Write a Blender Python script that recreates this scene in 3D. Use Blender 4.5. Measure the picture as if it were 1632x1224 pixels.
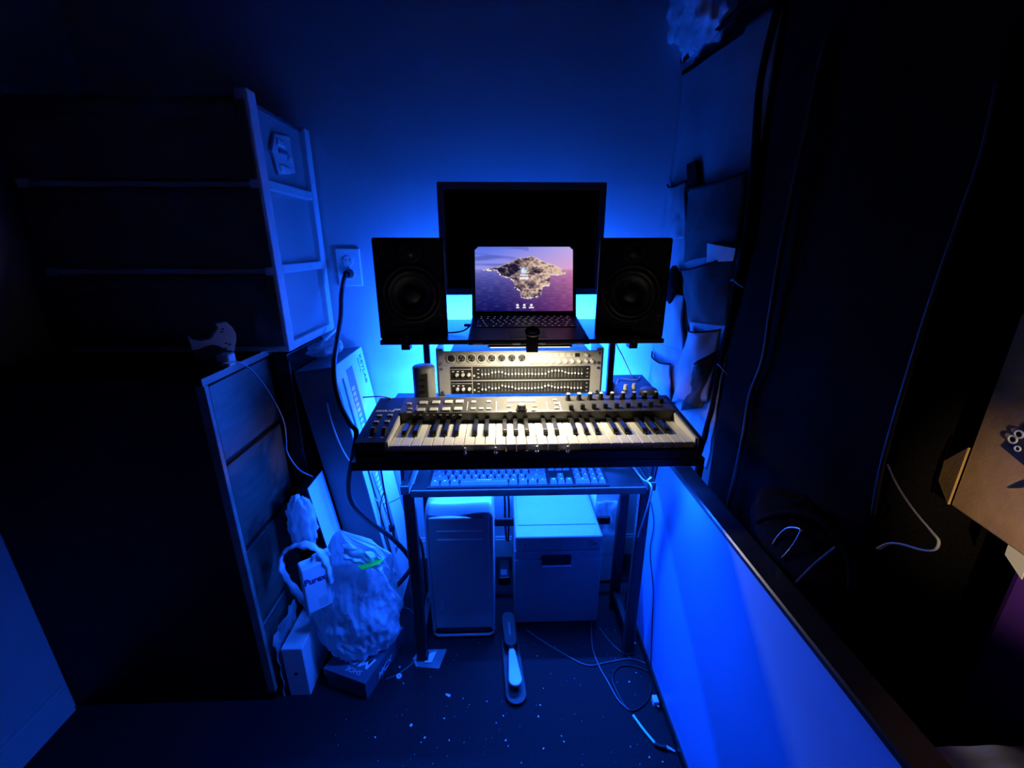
import bpy, bmesh, math, random
from mathutils import Vector, Matrix, Euler, noise
for o in list(bpy.data.objects): bpy.data.objects.remove(o)
scene = bpy.context.scene
col = scene.collection
rad = math.radians
random.seed(7)

# ---------------------------------------------------------------- camera
FPX, PITCH, YAW, CAM_H = 680.0, rad(18), rad(1.7), 1.25
CAM = Vector((0, 0, CAM_H))
cam_data = bpy.data.cameras.new('camera')
cam_data.sensor_width = 36
cam_data.lens = FPX / 1632 * 36
cam_data.clip_start = .02
cam = bpy.data.objects.new('camera', cam_data)
cam.location = CAM
cam.rotation_euler = (rad(90) - PITCH, 0, -YAW)
col.objects.link(cam)
scene.camera = cam

# ---------------------------------------------------------------- world, exposure
world = bpy.data.worlds.new('night')
world.use_nodes = True
world.node_tree.nodes['Background'].inputs[0].default_value = (.02, .015, .03, 1)
world.node_tree.nodes['Background'].inputs[1].default_value = .02
scene.world = world
vs = scene.view_settings
vs.view_transform = 'Standard'
vs.look = 'None'
vs.exposure = 0
vs.gamma = 1
vs.use_curve_mapping = False

BLUE = (.007, .10, 1.0)
WARM = (1.0, .86, .60)
P_BACK, P_DESK, P_UNDER, P_FRONT, P_LAMP, P_SPOT = 33.0, 40.0, 40.0, 12.0, 3.5, 15.0

# ---------------------------------------------------------------- pixel -> point on a surface of the room
_r = Vector((math.cos(YAW), -math.sin(YAW), 0))
_f = Vector((math.sin(YAW) * math.cos(PITCH), math.cos(YAW) * math.cos(PITCH), -math.sin(PITCH)))
_u = Vector((math.sin(YAW) * math.sin(PITCH), math.cos(YAW) * math.sin(PITCH), math.cos(PITCH)))
def ray(x, y): return _f + _r * ((x - 816) / FPX) - _u * ((y - 612) / FPX)
def on(ax, x, y, v):
    d = ray(x, y)
    return CAM + d * ((v - CAM[ax]) / d[ax])
def onX(x, y, v): return on(0, x, y, v)
def onY(x, y, v): return on(1, x, y, v)
def onZ(x, y, v): return on(2, x, y, v)
def onP(x, y, p0, n):
    d = ray(x, y)
    return CAM + d * ((Vector(p0) - CAM).dot(n) / d.dot(n))

# ---------------------------------------------------------------- materials
MATS = {}
def mat(name, c, rough=.5, metal=0, var=.12, scale=30, bump=0, bscale=200, emis=None, estr=0, alpha=1, transl=0, coat=0, spec=.5, stretch=None):
    m = bpy.data.materials.new(name)
    m.use_nodes = True
    nt = m.node_tree
    n, l = nt.nodes, nt.links
    b = n['Principled BSDF']
    b.inputs['Roughness'].default_value = rough
    b.inputs['Metallic'].default_value = metal
    b.inputs['Specular IOR Level'].default_value = spec
    b.inputs['Coat Weight'].default_value = coat
    tc = n.new('ShaderNodeTexCoord')
    mp = n.new('ShaderNodeMapping')
    if stretch: mp.inputs['Scale'].default_value = stretch
    l.new(tc.outputs['Object'], mp.inputs['Vector'])
    tx = n.new('ShaderNodeTexNoise')
    tx.inputs['Scale'].default_value = scale
    tx.inputs['Detail'].default_value = 5
    l.new(mp.outputs[0], tx.inputs['Vector'])
    rp = n.new('ShaderNodeValToRGB')
    rp.color_ramp.elements[0].position = .3
    rp.color_ramp.elements[1].position = .7
    rp.color_ramp.elements[0].color = tuple(x * (1 - var) for x in c) + (1,)
    rp.color_ramp.elements[1].color = tuple(min(1, x * (1 + var)) for x in c) + (1,)
    l.new(tx.outputs['Fac'], rp.inputs[0])
    l.new(rp.outputs[0], b.inputs['Base Color'])
    if bump:
        t2 = n.new('ShaderNodeTexNoise')
        t2.inputs['Scale'].default_value = bscale
        t2.inputs['Detail'].default_value = 4
        l.new(mp.outputs[0], t2.inputs['Vector'])
        bp = n.new('ShaderNodeBump')
        bp.inputs['Strength'].default_value = bump
        bp.inputs['Distance'].default_value = .004
        l.new(t2.outputs['Fac'], bp.inputs['Height'])
        l.new(bp.outputs[0], b.inputs['Normal'])
    if emis:
        b.inputs['Emission Color'].default_value = emis + (1,)
        b.inputs['Emission Strength'].default_value = estr
    out = n['Material Output']
    last = b.outputs[0]
    if transl:
        t = n.new('ShaderNodeBsdfTranslucent')
        l.new(rp.outputs[0], t.inputs[0])
        mx = n.new('ShaderNodeMixShader')
        mx.inputs[0].default_value = transl
        l.new(last, mx.inputs[1]); l.new(t.outputs[0], mx.inputs[2])
        last = mx.outputs[0]
    if alpha < 1:
        t = n.new('ShaderNodeBsdfTransparent')
        mx = n.new('ShaderNodeMixShader')
        mx.inputs[0].default_value = 1 - alpha
        l.new(last, mx.inputs[1]); l.new(t.outputs[0], mx.inputs[2])
        last = mx.outputs[0]
    l.new(last, out.inputs[0])
    MATS[name] = m
    return m
M = MATS
mat('dark_paint', (.05, .05, .055), .8, var=.05, scale=6)
mat('wall_paint', (.45, .46, .49), .75, var=.03, scale=6, bump=.15, bscale=260)
mat('carpet', (.022, .023, .028), .98, var=.6, scale=420, bump=1, bscale=700, spec=.1)
mat('trim_paint', (.55, .55, .57), .4, var=.04)
mat('black_metal', (.012, .012, .014), .38, var=.3, scale=60, bump=.05)
mat('black_laminate', (.012, .012, .014), .32, var=.3, scale=25)
mat('black_plastic', (.010, .010, .011), .42, var=.25, bump=.08, bscale=900)
mat('matte_black', (.006, .006, .007), .7, var=.3)
mat('silver_bezel', (.30, .30, .305), .45, var=.05)
mat('grey_bezel', (.11, .11, .112), .5, var=.1)
mat('screen_off', (.002, .002, .003), .35, var=.1, spec=.25)
mat('cone', (.012, .012, .014), .5, var=.2)
mat('panel_grey', (.05, .049, .047), .42, var=.08)
mat('pad', (.55, .53, .48), .6, var=.05)
mat('white_key', (.78, .76, .70), .28, var=.02)
mat('black_key', (.012, .012, .013), .25, var=.1, coat=.3)
mat('knob_black', (.012, .012, .012), .35, var=.1)
mat('knob_white', (.7, .7, .68), .35, var=.05)
mat('rack_grey', (.40, .39, .37), .42, metal=.1, var=.08, stretch=(1, 20, 20))
mat('rack_black', (.012, .012, .012), .5, var=.2)
mat('steel', (.55, .55, .56), .28, metal=1, var=.08)
mat('aluminium', (.42, .42, .43), .4, metal=.25, var=.06, stretch=(1, 1, 12))
mat('laptop_body', (.035, .036, .042), .35, metal=.6, var=.06)
mat('key_dark', (.035, .035, .04), .35, var=.1)
mat('pc_key', (.085, .085, .095), .32, var=.08)
mat('legend', (.75, .75, .75), .5, emis=(.8, .85, 1), estr=.25)
mat('white_print', (.8, .8, .8), .5, var=.02)
mat('black_print', (.008, .008, .01), .6, var=.1)
mat('violet_print', (.03, .01, .12), .5, var=.1)
mat('white_plastic', (.68, .68, .68), .4, var=.04)
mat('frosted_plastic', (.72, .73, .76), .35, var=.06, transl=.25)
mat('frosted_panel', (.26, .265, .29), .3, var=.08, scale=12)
mat('drawer_dark', (.05, .05, .06), .25, var=.3, scale=8)
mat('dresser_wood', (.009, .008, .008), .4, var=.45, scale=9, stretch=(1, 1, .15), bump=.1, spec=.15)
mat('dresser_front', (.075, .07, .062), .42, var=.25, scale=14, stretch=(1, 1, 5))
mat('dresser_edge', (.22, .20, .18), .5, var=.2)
mat('carton_white', (.76, .77, .80), .6, var=.05, scale=12)
mat('carton_grey', (.16, .16, .19), .5, var=.15, scale=8)
mat('glossy_black', (.006, .006, .008), .14, var=.2)
mat('bag_plastic', (.78, .80, .84), .2, var=.08, scale=14, transl=.25, alpha=.95, bump=1.0, bscale=28)
mat('clear_plastic', (.7, .75, .8), .15, var=.05, transl=.3, alpha=.45)
mat('green_tag', (.04, .9, .05), .5, var=.05)
mat('shoe_card', (.10, .11, .15), .45, var=.1)
mat('shoe_print', (.8, .82, .85), .5, var=.05)
mat('apple_white', (.75, .75, .76), .35, var=.02)
mat('board_lit_blue', (.09, .27, .56), .38, var=.03, scale=4)  # blue light put into the colour; hides the lamp's warm spill
mat('fabric_dark', (.0055, .005, .006), .95, var=.3, scale=160, bump=.4, bscale=900, spec=.03)
mat('fabric_pocket', (.035, .034, .033), .85, var=.2, scale=120, bump=.35, bscale=700, spec=.2)
mat('fabric_back', (.17, .17, .185), .6, var=.15, scale=10, bump=.2, bscale=500)
mat('piping', (.03, .03, .033), .5, var=.15, spec=.25)
mat('paper', (.60, .58, .52), .7, var=.04)
mat('cardboard', (.44, .27, .10), .8, var=.12, scale=40, bump=.1)
mat('purple_plastic', (.10, .03, .35), .4, var=.1)
mat('rubber', (.010, .010, .011), .55, var=.2)
mat('cable_black', (.008, .008, .010), .4, var=.2)
mat('cable_grey', (.30, .30, .32), .45, var=.1)
mat('cable_dim', (.09, .09, .10), .35, var=.1)
mat('cable_white', (.65, .65, .66), .45, var=.05)
mat('cable_green', (.25, .85, .55), .4, var=.05)
mat('crumb', (.75, .74, .68), .7, var=.1)
mat('printer_body', (.24, .25, .27), .45, var=.03)
mat('printer_front', (.26, .265, .28), .45, var=.05)
mat('led_tape', (.1, .2, .6), .4, emis=(.004, .09, 1.0), estr=6)
mat('lamp_glow', (.9, .9, .85), .4, emis=(1, .88, .66), estr=3)

# perforated metal of the tower computer: fine holes are relief below a pixel
def perforated():
    m = mat('perforated', (.20, .20, .215), .42, metal=.15, var=.05)
    n, l = m.node_tree.nodes, m.node_tree.links
    b = n['Principled BSDF']
    tc = n.new('ShaderNodeTexCoord')
    v = n.new('ShaderNodeTexVoronoi')
    v.inputs['Scale'].default_value = 230
    v.inputs['Randomness'].default_value = 0
    l.new(tc.outputs['Object'], v.inputs['Vector'])
    r = n.new('ShaderNodeValToRGB')
    r.color_ramp.elements[0].position = .24; r.color_ramp.elements[0].color = (.012, .012, .014, 1)
    r.color_ramp.elements[1].position = .32; r.color_ramp.elements[1].color = (.42, .42, .44, 1)
    l.new(v.outputs['Distance'], r.inputs[0])
    l.new(r.outputs[0], b.inputs['Base Color'])
perforated()

# ---------------------------------------------------------------- mesh helpers
W = {}
class B:
    def __init__(s): s.bm = bmesh.new()
    def _add(s, t, mtx=None):
        if mtx is not None: t.transform(mtx)
        me = bpy.data.meshes.new('tmp'); t.to_mesh(me); t.free()
        s.bm.from_mesh(me); bpy.data.meshes.remove(me)
        return s
    def box(s, x0, x1, y0, y1, z0, z1, bev=0, seg=1, mtx=None):
        t = bmesh.new()
        bmesh.ops.create_cube(t, size=1)
        for v in t.verts:
            v.co = Vector((x0 + (v.co.x + .5) * (x1 - x0), y0 + (v.co.y + .5) * (y1 - y0), z0 + (v.co.z + .5) * (z1 - z0)))
        if bev: bmesh.ops.bevel(t, geom=t.edges[:], offset=bev, segments=seg, affect='EDGES', profile=.5)
        return s._add(t, mtx)
    def cyl(s, p0, p1, r0, r1=None, seg=20, cap=True):
        p0, p1 = Vector(p0), Vector(p1)
        r1 = r0 if r1 is None else r1
        d = p1 - p0
        t = bmesh.new()
        bmesh.ops.create_cone(t, cap_ends=cap, segments=seg, radius1=r0, radius2=r1, depth=d.length)
        q = Vector((0, 0, 1)).rotation_difference(d.normalized()).to_matrix().to_4x4()
        return s._add(t, Matrix.Translation((p0 + p1) / 2) @ q)
    def lathe(s, prof, seg=28, mtx=None):
        t = bmesh.new()
        rings = []
        for r, z in prof:
            if r < 1e-6: rings.append([t.verts.new((0, 0, z))])
            else: rings.append([t.verts.new((r * math.cos(a * 2 * math.pi / seg), r * math.sin(a * 2 * math.pi / seg), z)) for a in range(seg)])
        for a, b in zip(rings, rings[1:]):
            for i in range(seg):
                j = (i + 1) % seg
                f = [a[0]] if len(a) == 1 else [a[i], a[j]]
                f += [b[0]] if len(b) == 1 else [b[j], b[i]]
                if len(f) > 2: t.faces.new(f)
        for f in t.faces: f.smooth = True
        return s._add(t, mtx)
    def prism(s, poly, h0, h1, mtx=None, bev=0):
        t = bmesh.new()
        a = [t.verts.new((x, y, h0)) for x, y in poly]
        b = [t.verts.new((x, y, h1)) for x, y in poly]
        n = len(poly)
        t.faces.new(a[::-1]); t.faces.new(b)
        for i in range(n): t.faces.new((a[i], a[(i + 1) % n], b[(i + 1) % n], b[i]))
        bmesh.ops.recalc_face_normals(t, faces=t.faces)
        if bev: bmesh.ops.bevel(t, geom=t.edges[:], offset=bev, segments=2, affect='EDGES', profile=.5)
        return s._add(t, mtx)
    def tube(s, pts, r, seg=7, sub=6, flat=1.0):
        pts = [Vector(p) for p in pts]
        path = []
        for i in range(len(pts) - 1):
            p0 = pts[max(i - 1, 0)]; p1 = pts[i]; p2 = pts[i + 1]; p3 = pts[min(i + 2, len(pts) - 1)]
            for k in range(sub):
                u = k / sub
                path.append(.5 * ((2 * p1) + (p2 - p0) * u + (2 * p0 - 5 * p1 + 4 * p2 - p3) * u * u + (3 * p1 - p0 - 3 * p2 + p3) * u ** 3))
        path.append(pts[-1])
        t = bmesh.new()
        rings = []
        nrm = None
        for i, p in enumerate(path):
            tan = (path[min(i + 1, len(path) - 1)] - path[max(i - 1, 0)]).normalized()
            if nrm is None:
                ref = Vector((0, 0, 1)) if abs(tan.z) < .9 else Vector((1, 0, 0))
                nrm = tan.cross(ref).normalized()
            nrm = (nrm - tan * nrm.dot(tan)).normalized()
            bn = tan.cross(nrm)
            rr = r(i / (len(path) - 1)) if callable(r) else r
            rings.append([t.verts.new(p + nrm * (rr * math.cos(a * 2 * math.pi / seg)) + bn * (rr * flat * math.sin(a * 2 * math.pi / seg))) for a in range(seg)])
        for a, b in zip(rings, rings[1:]):
            for i in range(seg): t.faces.new((a[i], a[(i + 1) % seg], b[(i + 1) % seg], b[i])).smooth = True
        t.faces.new(rings[0][::-1]); t.faces.new(rings[-1])
        return s._add(t)
    def grid(s, fn, nu, nv, closed_u=False, smooth=True, thick=0):
        t = bmesh.new()
        vv = [[t.verts.new(fn(i / nu, j / nv)) for j in range(nv + 1)] for i in range(nu if closed_u else nu + 1)]
        for i in range(nu):
            for j in range(nv):
                a, b = vv[i], vv[(i + 1) % len(vv)]
                f = t.faces.new((a[j], b[j], b[j + 1], a[j + 1])); f.smooth = smooth
        if thick:
            t.normal_update()
            nrm = {v: v.normal.copy() for r_ in vv for v in r_}
            bk = [[t.verts.new(v.co - nrm[v] * thick) for v in r_] for r_ in vv]
            for i in range(nu):
                for j in range(nv):
                    a, b = bk[i], bk[(i + 1) % len(bk)]
                    t.faces.new((a[j + 1], b[j + 1], b[j], a[j])).smooth = smooth
            rim = [(vv[0][j], vv[0][j + 1], bk[0][j + 1], bk[0][j]) for j in range(nv)] + [(vv[-1][j + 1], vv[-1][j], bk[-1][j], bk[-1][j + 1]) for j in range(nv)] if not closed_u else []
            for i in range(nu):
                k = (i + 1) % len(vv)
                rim += [(vv[k][0], vv[i][0], bk[i][0], bk[k][0]), (vv[i][-1], vv[k][-1], bk[k][-1], bk[i][-1])]
            for q in rim: t.faces.new(q)
        return s._add(t)
    def slab(s, quad, thick):
        a = [Vector(p) for p in quad]
        n = (a[1] - a[0]).cross(a[-1] - a[0]).normalized() * thick
        t = bmesh.new()
        va = [t.verts.new(p) for p in a]; vb = [t.verts.new(p - n) for p in a]
        t.faces.new(va); t.faces.new(vb[::-1])
        k = len(a)
        for i in range(k): t.faces.new((va[i], vb[i], vb[(i + 1) % k], va[(i + 1) % k]))
        return s._add(t)
    def mesh(s, name):
        me = bpy.data.meshes.new(name); s.bm.to_mesh(me); s.bm.free()
        return me
    def out(s, name, m, parent=None, label=None, cat=None, group=None, kind=None, smooth=False):
        me = s.mesh(name)
        me.materials.append(M[m])
        if smooth:
            for p in me.polygons: p.use_smooth = True
        return link(name, me, parent, label, cat, group, kind)

def link(name, me, parent=None, label=None, cat=None, group=None, kind=None):
    o = bpy.data.objects.new(name, me)
    col.objects.link(o)
    if parent is not None:
        w = W[parent.name]
        me.transform(w.inverted())
        o.parent = parent
        W[o.name] = w
    else:
        xs = [v.co for v in me.vertices]
        lo = Vector((min(v.x for v in xs), min(v.y for v in xs), min(v.z for v in xs)))
        hi = Vector((max(v.x for v in xs), max(v.y for v in xs), max(v.z for v in xs)))
        base = Vector(((lo.x + hi.x) / 2, (lo.y + hi.y) / 2, lo.z))
        w = Matrix.Translation(base)
        me.transform(w.inverted())
        o.location = base
        W[o.name] = w
    tag(o, label, cat, group, kind)
    return o
def tag(o, label=None, cat=None, group=None, kind=None):
    for k, v in (('label', label), ('category', cat), ('group', group), ('kind', kind)):
        if v: o[k] = v
def thing(name, label, cat, loc, group=None):
    o = bpy.data.objects.new(name, None)
    o.empty_display_size = .02
    o.location = loc
    col.objects.link(o)
    W[o.name] = Matrix.Translation(Vector(loc))
    tag(o, label, cat, group)
    return o
def inst(name, me, parent, world_mtx, label=None):
    o = bpy.data.objects.new(name, me)
    col.objects.link(o)
    o.parent = parent
    o.matrix_local = W[parent.name].inverted() @ world_mtx
    W[o.name] = world_mtx
    if label: o['label'] = label
    return o
def T(*a): return Matrix.Translation(Vector(a))
def RX(a): return Matrix.Rotation(rad(a), 4, 'X')
def RY(a): return Matrix.Rotation(rad(a), 4, 'Y')
def RZ(a): return Matrix.Rotation(rad(a), 4, 'Z')
def frame(origin, xdir, ydir):
    x = Vector(xdir).normalized(); y = Vector(ydir); y = (y - x * y.dot(x)).normalized(); z = x.cross(y)
    m = Matrix((x, y, z)).transposed().to_4x4(); m.translation = Vector(origin)
    return m
def text(body, size, m, parent, mtx, name='lettering', depth=.0004, align='LEFT', shear=0, bold=0, label=None):
    cu = bpy.data.curves.new('txt', 'FONT')
    cu.body = body; cu.size = size; cu.extrude = depth; cu.align_x = align; cu.shear = shear; cu.offset = bold
    cu.resolution_u = 3
    ob = bpy.data.objects.new('txt', cu); col.objects.link(ob)
    me = bpy.data.meshes.new_from_object(ob.evaluated_get(bpy.context.evaluated_depsgraph_get()))
    bpy.data.objects.remove(ob); bpy.data.curves.remove(cu)
    me.transform(mtx)
    me.materials.clear(); me.materials.append(M[m])
    return link(name, me, parent, label)
def area(name, loc, size, sy, power, color, rot, parent=None, spread=180):
    l = bpy.data.lights.new(name, 'AREA')
    l.shape = 'RECTANGLE'; l.size = size; l.size_y = sy; l.energy = power; l.color = color
    l.spread = rad(spread)
    o = bpy.data.objects.new(name, l); col.objects.link(o)
    o.location = loc; o.rotation_euler = rot
    return o
def nz(p, s=1.0, o=0): return noise.noise(Vector((p[0] * s + o, p[1] * s, p[2] * s)))

# ================================================================ the room
WALL_Y = 1.5
def struct(name, b, m, parent=None): return b.out(name, m, parent, kind='structure' if parent is None else None)
struct('floor', B().box(-1.4, 1.7, -1.7, 1.6, -.05, 0), 'carpet')
struct('wall_back', B().box(-1.4, 1.7, WALL_Y, WALL_Y + .1, 0, 2.4), 'wall_paint')
struct('wall_left', B().box(-1.32, -1.22, -1.7, WALL_Y, 0, 2.4), 'wall_paint')
struct('wall_right', B().box(1.6, 1.7, -1.7, WALL_Y, 0, 2.4), 'dark_paint')
struct('wall_rear', B().box(-1.22, 1.6, -1.8, -1.7, 0, 2.4), 'dark_paint')
struct('ceiling', B().box(-1.42, 1.7, -1.8, 1.6, 2.4, 2.5), 'dark_paint')
bb = B().box(-1.22, 1.6, WALL_Y - .012, WALL_Y, 0, .085).box(-1.22, 1.6, WALL_Y - .008, WALL_Y, .085, .095)
struct('baseboard_back', bb, 'trim_paint')
bb = B().box(-1.22, -1.208, -1.7, .90, 0, .085).box(-1.22, -1.212, -1.7, .90, .085, .095)
struct('baseboard_left', bb, 'trim_paint')

# ================================================================ desk
DX0, DX1, DY0, DY1, DZ = -.335, .466, .858, 1.33, .79
desk = thing('computer_desk', 'black metal computer desk with keyboard tray and raised speaker shelf', 'desk', (.07, 1.1, 0))
B().box(DX0, DX1, DY0, DY1, .768, DZ, .002).out('desk_top', 'black_laminate', desk)
B().box(-.303, .425, 1.07, 1.39, 1.009, 1.021, .0015).out('upper_shelf', 'black_laminate', desk)
B().box(-.216, .354, .90, 1.20, .677, .689, .002).box(-.216, .354, .898, .9035, .672, .692, .0015).out('keyboard_tray', 'black_laminate', desk)
for x, y in ((-.253, 1.03), (.402, 1.03), (-.253, 1.29), (.405, 1.215)):
    B().box(x - .016, x + .016, y - .012, y + .012, .012, .768, .003).box(x - .018, x + .018, y - .014, y + .014, 0, .012, .002).out('leg', 'black_metal', desk)
for x in (-.253, .403):
    B().box(x - .01, x + .01, 1.042, 1.278 if x < 0 else 1.203, .06, .085, .002).out('side_rail', 'black_metal', desk)
B().box(-.237, .389, 1.285, 1.297, .30, .33, .002).out('rear_rail', 'black_metal', desk)
for x in (-.223, .347):
    B().box(x - .009, x + .009, 1.27, 1.29, DZ, 1.009, .002).out('shelf_post', 'black_metal', desk)
    B().box(x - .03, x + .03, 1.255, 1.305, DZ, DZ + .004, .001).out('post_foot', 'black_metal', desk)
for x in (-.243, .351):
    B().box(x - .011, x + .011, 1.085, 1.115, .992, 1.009, .001).out('shelf_bracket', 'black_metal', desk)
for x in (-.232, .370):
    br = B().box(x - .010, x + .010, .905, 1.19, .676, .700, .001).box(x - .0035, x + .0035, .93, 1.16, .70, .768)
    br = br.out('tray_bracket', 'black_metal', desk)
    for y in (.95, 1.14):
        B().cyl((x - .0036, y, .735), (x - .009, y, .735), .006, seg=12).cyl((x + .0036, y, .735), (x + .009, y, .735), .006, seg=12).out('bolt', 'steel', br)
B().tube([(.37, .925, .702), (.367, .91, .712), (.358, .905, .705), (.356, .905, .693)], .003).out('tray_clip', 'steel', desk)

# ---- LED tape, stuck to the desk's rear edges
led = thing('led_strip', 'blue glowing light strip along the back of the speaker shelf', 'light strip', (.06, 1.394, 1.01))
B().box(-.29, .41, 1.391, 1.393, 1.010, 1.020).out('tape', 'led_tape', led)
area('led_strip_light', (.06, 1.396, 1.015), .70, .012, P_BACK, BLUE, (rad(90), 0, 0))
led2 = thing('led_strip', 'blue glowing light strip under the rear of the desk top', 'light strip', (.065, 1.31, .765))
B().box(-.31, .44, 1.303, 1.315, .7655, .7675).out('tape', 'led_tape', led2)
area('led_strip_under_light', (.065, 1.309, .764), .74, .012, P_UNDER, BLUE, (0, 0, 0))

led4 = thing('led_strip', 'blue glowing light strip under the front edge of the desk top', 'light strip', (.065, .872, .765))
B().box(-.31, .44, .866, .878, .7655, .7675).out('tape', 'led_tape', led4)
area('led_strip_front_light', (.065, .872, .764), .74, .012, P_FRONT, BLUE, (0, 0, 0))
led3 = thing('led_strip', 'blue glowing light strip on the rear edge of the desk behind the rack', 'light strip', (.065, 1.333, .77))
B().box(-.31, .44, 1.3305, 1.3325, .773, .785).out('tape', 'led_tape', led3)
area('led_strip_desk_light', (.065, 1.335, .779), .74, .012, P_DESK, BLUE, (rad(90), 0, 0))

# ================================================================ MIDI keyboard
midi = thing('midi_keyboard', 'black 49-key music keyboard with pads and knobs on the desk', 'music keyboard', (.06, .97, DZ))
KX0, KX1 = -.249, .440
kw = (KX1 - KX0) / 29
B().box(-.322, .455, .866, 1.085, DZ, .806, .003).box(-.322, .455, .857, .866, DZ, .813, .002).out('body', 'black_plastic', midi)
side = [(.857, .80), (.857, .832), (.862, .837), (.995, .851), (1.088, .861), (1.088, .80)]
YZ = Matrix(((0, 0, 1, 0), (1, 0, 0, 0), (0, 1, 0, 0), (0, 0, 0, 1)))
B().prism(side, -.322, -.2535, YZ, .0015).out('left_cheek', 'black_plastic', midi)
B().prism(side, .4445, .456, YZ, .0015).out('right_cheek', 'black_plastic', midi)
for x in (-.2535, .4405):
    B().prism([(.866, .806), (.866, .836), (.995, .846), (.995, .806)], x, x + .004, YZ).out('key_end_block', 'white_key', midi)
B().prism([(1.0, .806), (.998, .851), (1.006, .8525), (1.088, .861), (1.088, .806)], -.2535, .4445, YZ, .0008).out('control_panel', 'panel_grey', midi)
def pz(y): return .8525 + (y - 1.006) * .1037     # panel height at y
wkey = B().box(-kw / 2 + .0006, kw / 2 - .0006, 0, .130, -.016, 0, .0012).box(-kw / 2 + .0006, kw / 2 - .0006, -.001, .004, -.005, 0, .0012).mesh('white_key')
wkey.materials.append(M['white_key'])
bprof = [(0, -.006), (0, .006), (.010, .0105), (.082, .0115), (.082, -.006)]
bkey = B().prism(bprof, -.0055, .0055, YZ, .0012).mesh('black_key')
bkey.materials.append(M['black_key'])
for i in range(29):
    inst('white_key', wkey, midi, T(KX0 + kw * (i + .5), .868, .8255))
for o in range(4):
    for k, dx in ((0, .60), (1, 1.72 - .0), (3, 3.56), (4, 4.66), (5, 5.76)):
        inst('black_key', bkey, midi, T(KX0 + kw * (o * 7 + dx + .37 - (.0 if k else .0)), .915, .8257))
padm = B().box(-.0105, .0105, -.0085, .0085, 0, .004, .0015, 2).mesh('pad'); padm.materials.append(M['pad'])
btn = B().box(-.0055, .0055, -.0032, .0032, 0, .003, .0008).mesh('button'); btn.materials.append(M['pad'])
sq = B().box(-.006, .006, -.0045, .0045, 0, .003, .0008).mesh('button'); sq.materials.append(M['pad'])
TILT = RX(5.9)
def onpanel(px, py):
    p = onZ(px, py, .857)
    return T(p.x, p.y, pz(p.y)) @ TILT
for px, py in ((675, 643), (695, 642.5), (715, 642), (732.5, 641.5), (671, 652), (691, 651.5), (711, 651), (730, 650.5)): inst('pad', padm, midi, onpanel(px, py))
for px, py in ((653, 650.5), (651.5, 655), (884, 638.5), (887, 643.5), (887, 649), (811, 647), (813, 653), (852, 646.5), (850, 651.5)): inst('button', btn, midi, onpanel(px, py))
for px, py in ((755, 641.5), (779, 641), (754, 650), (767, 650), (779, 650), (652, 644)): inst('button', sq, midi, onpanel(px, py))
def oncheek(px, py):
    p = onZ(px, py, .845); y = p.y
    return T(p.x, y, .837 + (y - .862) * .1053) @ TILT
for px, py in ((605, 666), (622, 665.5), (600, 674), (617, 673.5)): inst('button', sq, midi, oncheek(px, py))
kn = B().cyl((0, 0, 0), (0, 0, .003), .0078, .0078, 16).cyl((0, 0, .003), (0, 0, .017), .0062, .0052, 16).mesh('knob'); kn.materials.append(M['knob_black'])
kt = B().cyl((0, 0, 0), (0, 0, .0015), .005, .005, 14).box(-.0007, .0007, 0, .0055, .001, .002).mesh('knob_cap'); kt.materials.append(M['knob_white'])
for i in range(9):
    m4 = onpanel(905 + 17.4 * i, 638 - .4 * i)
    k = inst('knob', kn, midi, m4)
    inst('knob_cap', kt, k, m4 @ T(0, 0, .017))
slot = B().box(-.001, .001, -.016, .016, 0, .0006).mesh('fader_slot'); slot.materials.append(M['matte_black'])
fcap = B().prism([(-.0065, 0), (-.0045, .012), (.0045, .012), (.0065, 0)], -.0055, .0055, YZ, .0008).mesh('fader_cap'); fcap.materials.append(M['knob_black'])
for i in range(9):
    m4 = onpanel(910 + 18.1 * i, 649.5 - .6 * i) if i < 8 else onpanel(1053, 641)
    inst('fader_slot', slot, midi, m4)
    inst('fader_cap', fcap, midi, m4)
ep = onpanel(831, 651)
enc = inst('encoder', B().cyl((0, 0, 0), (0, 0, .004), .0145, .0135, 28).cyl((0, 0, .004), (0, 0, .0165), .0115, .0105, 28).mesh('encoder'), midi, ep)
enc.data.materials.append(M['knob_black'])
cap = inst('encoder_cap', B().cyl((0, 0, 0), (0, 0, .001), .0085, .0085, 24).mesh('encoder_cap'), enc, ep @ T(0, 0, .0165)); cap.data.materials.append(M['grey_bezel'])
dm = onpanel(831, 639.5)
dsp = inst('display', B().box(-.037, .037, -.008, .008, 0, .0015, .0006).mesh('display'), midi, dm); dsp.data.materials.append(M['grey_bezel'])
dg = inst('display_glass', B().box(-.034, .034, -.006, .006, .0015, .002).mesh('display_glass'), dsp, dm); dg.data.materials.append(M['carton_grey'])
for px in (665, 745, 791, 872, 893):
    m4 = onpanel(px, 646)
    ln = inst('panel_line', B().box(-.0006, .0006, -.026, .026, -.0002, .0004).mesh('panel_line'), midi, m4); ln.data.materials.append(M['pad'])
for px in (595, 613):
    m4 = oncheek(px, 686)
    w_ = inst('wheel_slot', B().box(-.0055, .0055, -.019, .019, -.001, .0008, .0008).mesh('wheel_slot'), midi, m4); w_.data.materials.append(M['matte_black'])
    wh = B().cyl((-.004, 0, -.006), (.004, 0, -.006), .0165, seg=24).box(-.0041, .0041, -.003, .003, .008, .0112, .0008).mesh('wheel')
    wo = inst('wheel', wh, midi, m4); wh.materials.append(M['rubber'])
    wl = inst('wheel_mark', B().box(-.004, .004, -.0022, -.0002, .0105, .0118).mesh('wheel_mark'), wo, m4); wl.data.materials.append(M['white_print'])
    mk = inst('wheel_label', B().box(-.004, .004, -.0275, -.0255, 0, .0004).mesh('wheel_label'), midi, m4); mk.data.materials.append(M['white_print'])
lm = oncheek(598, 661)
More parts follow.
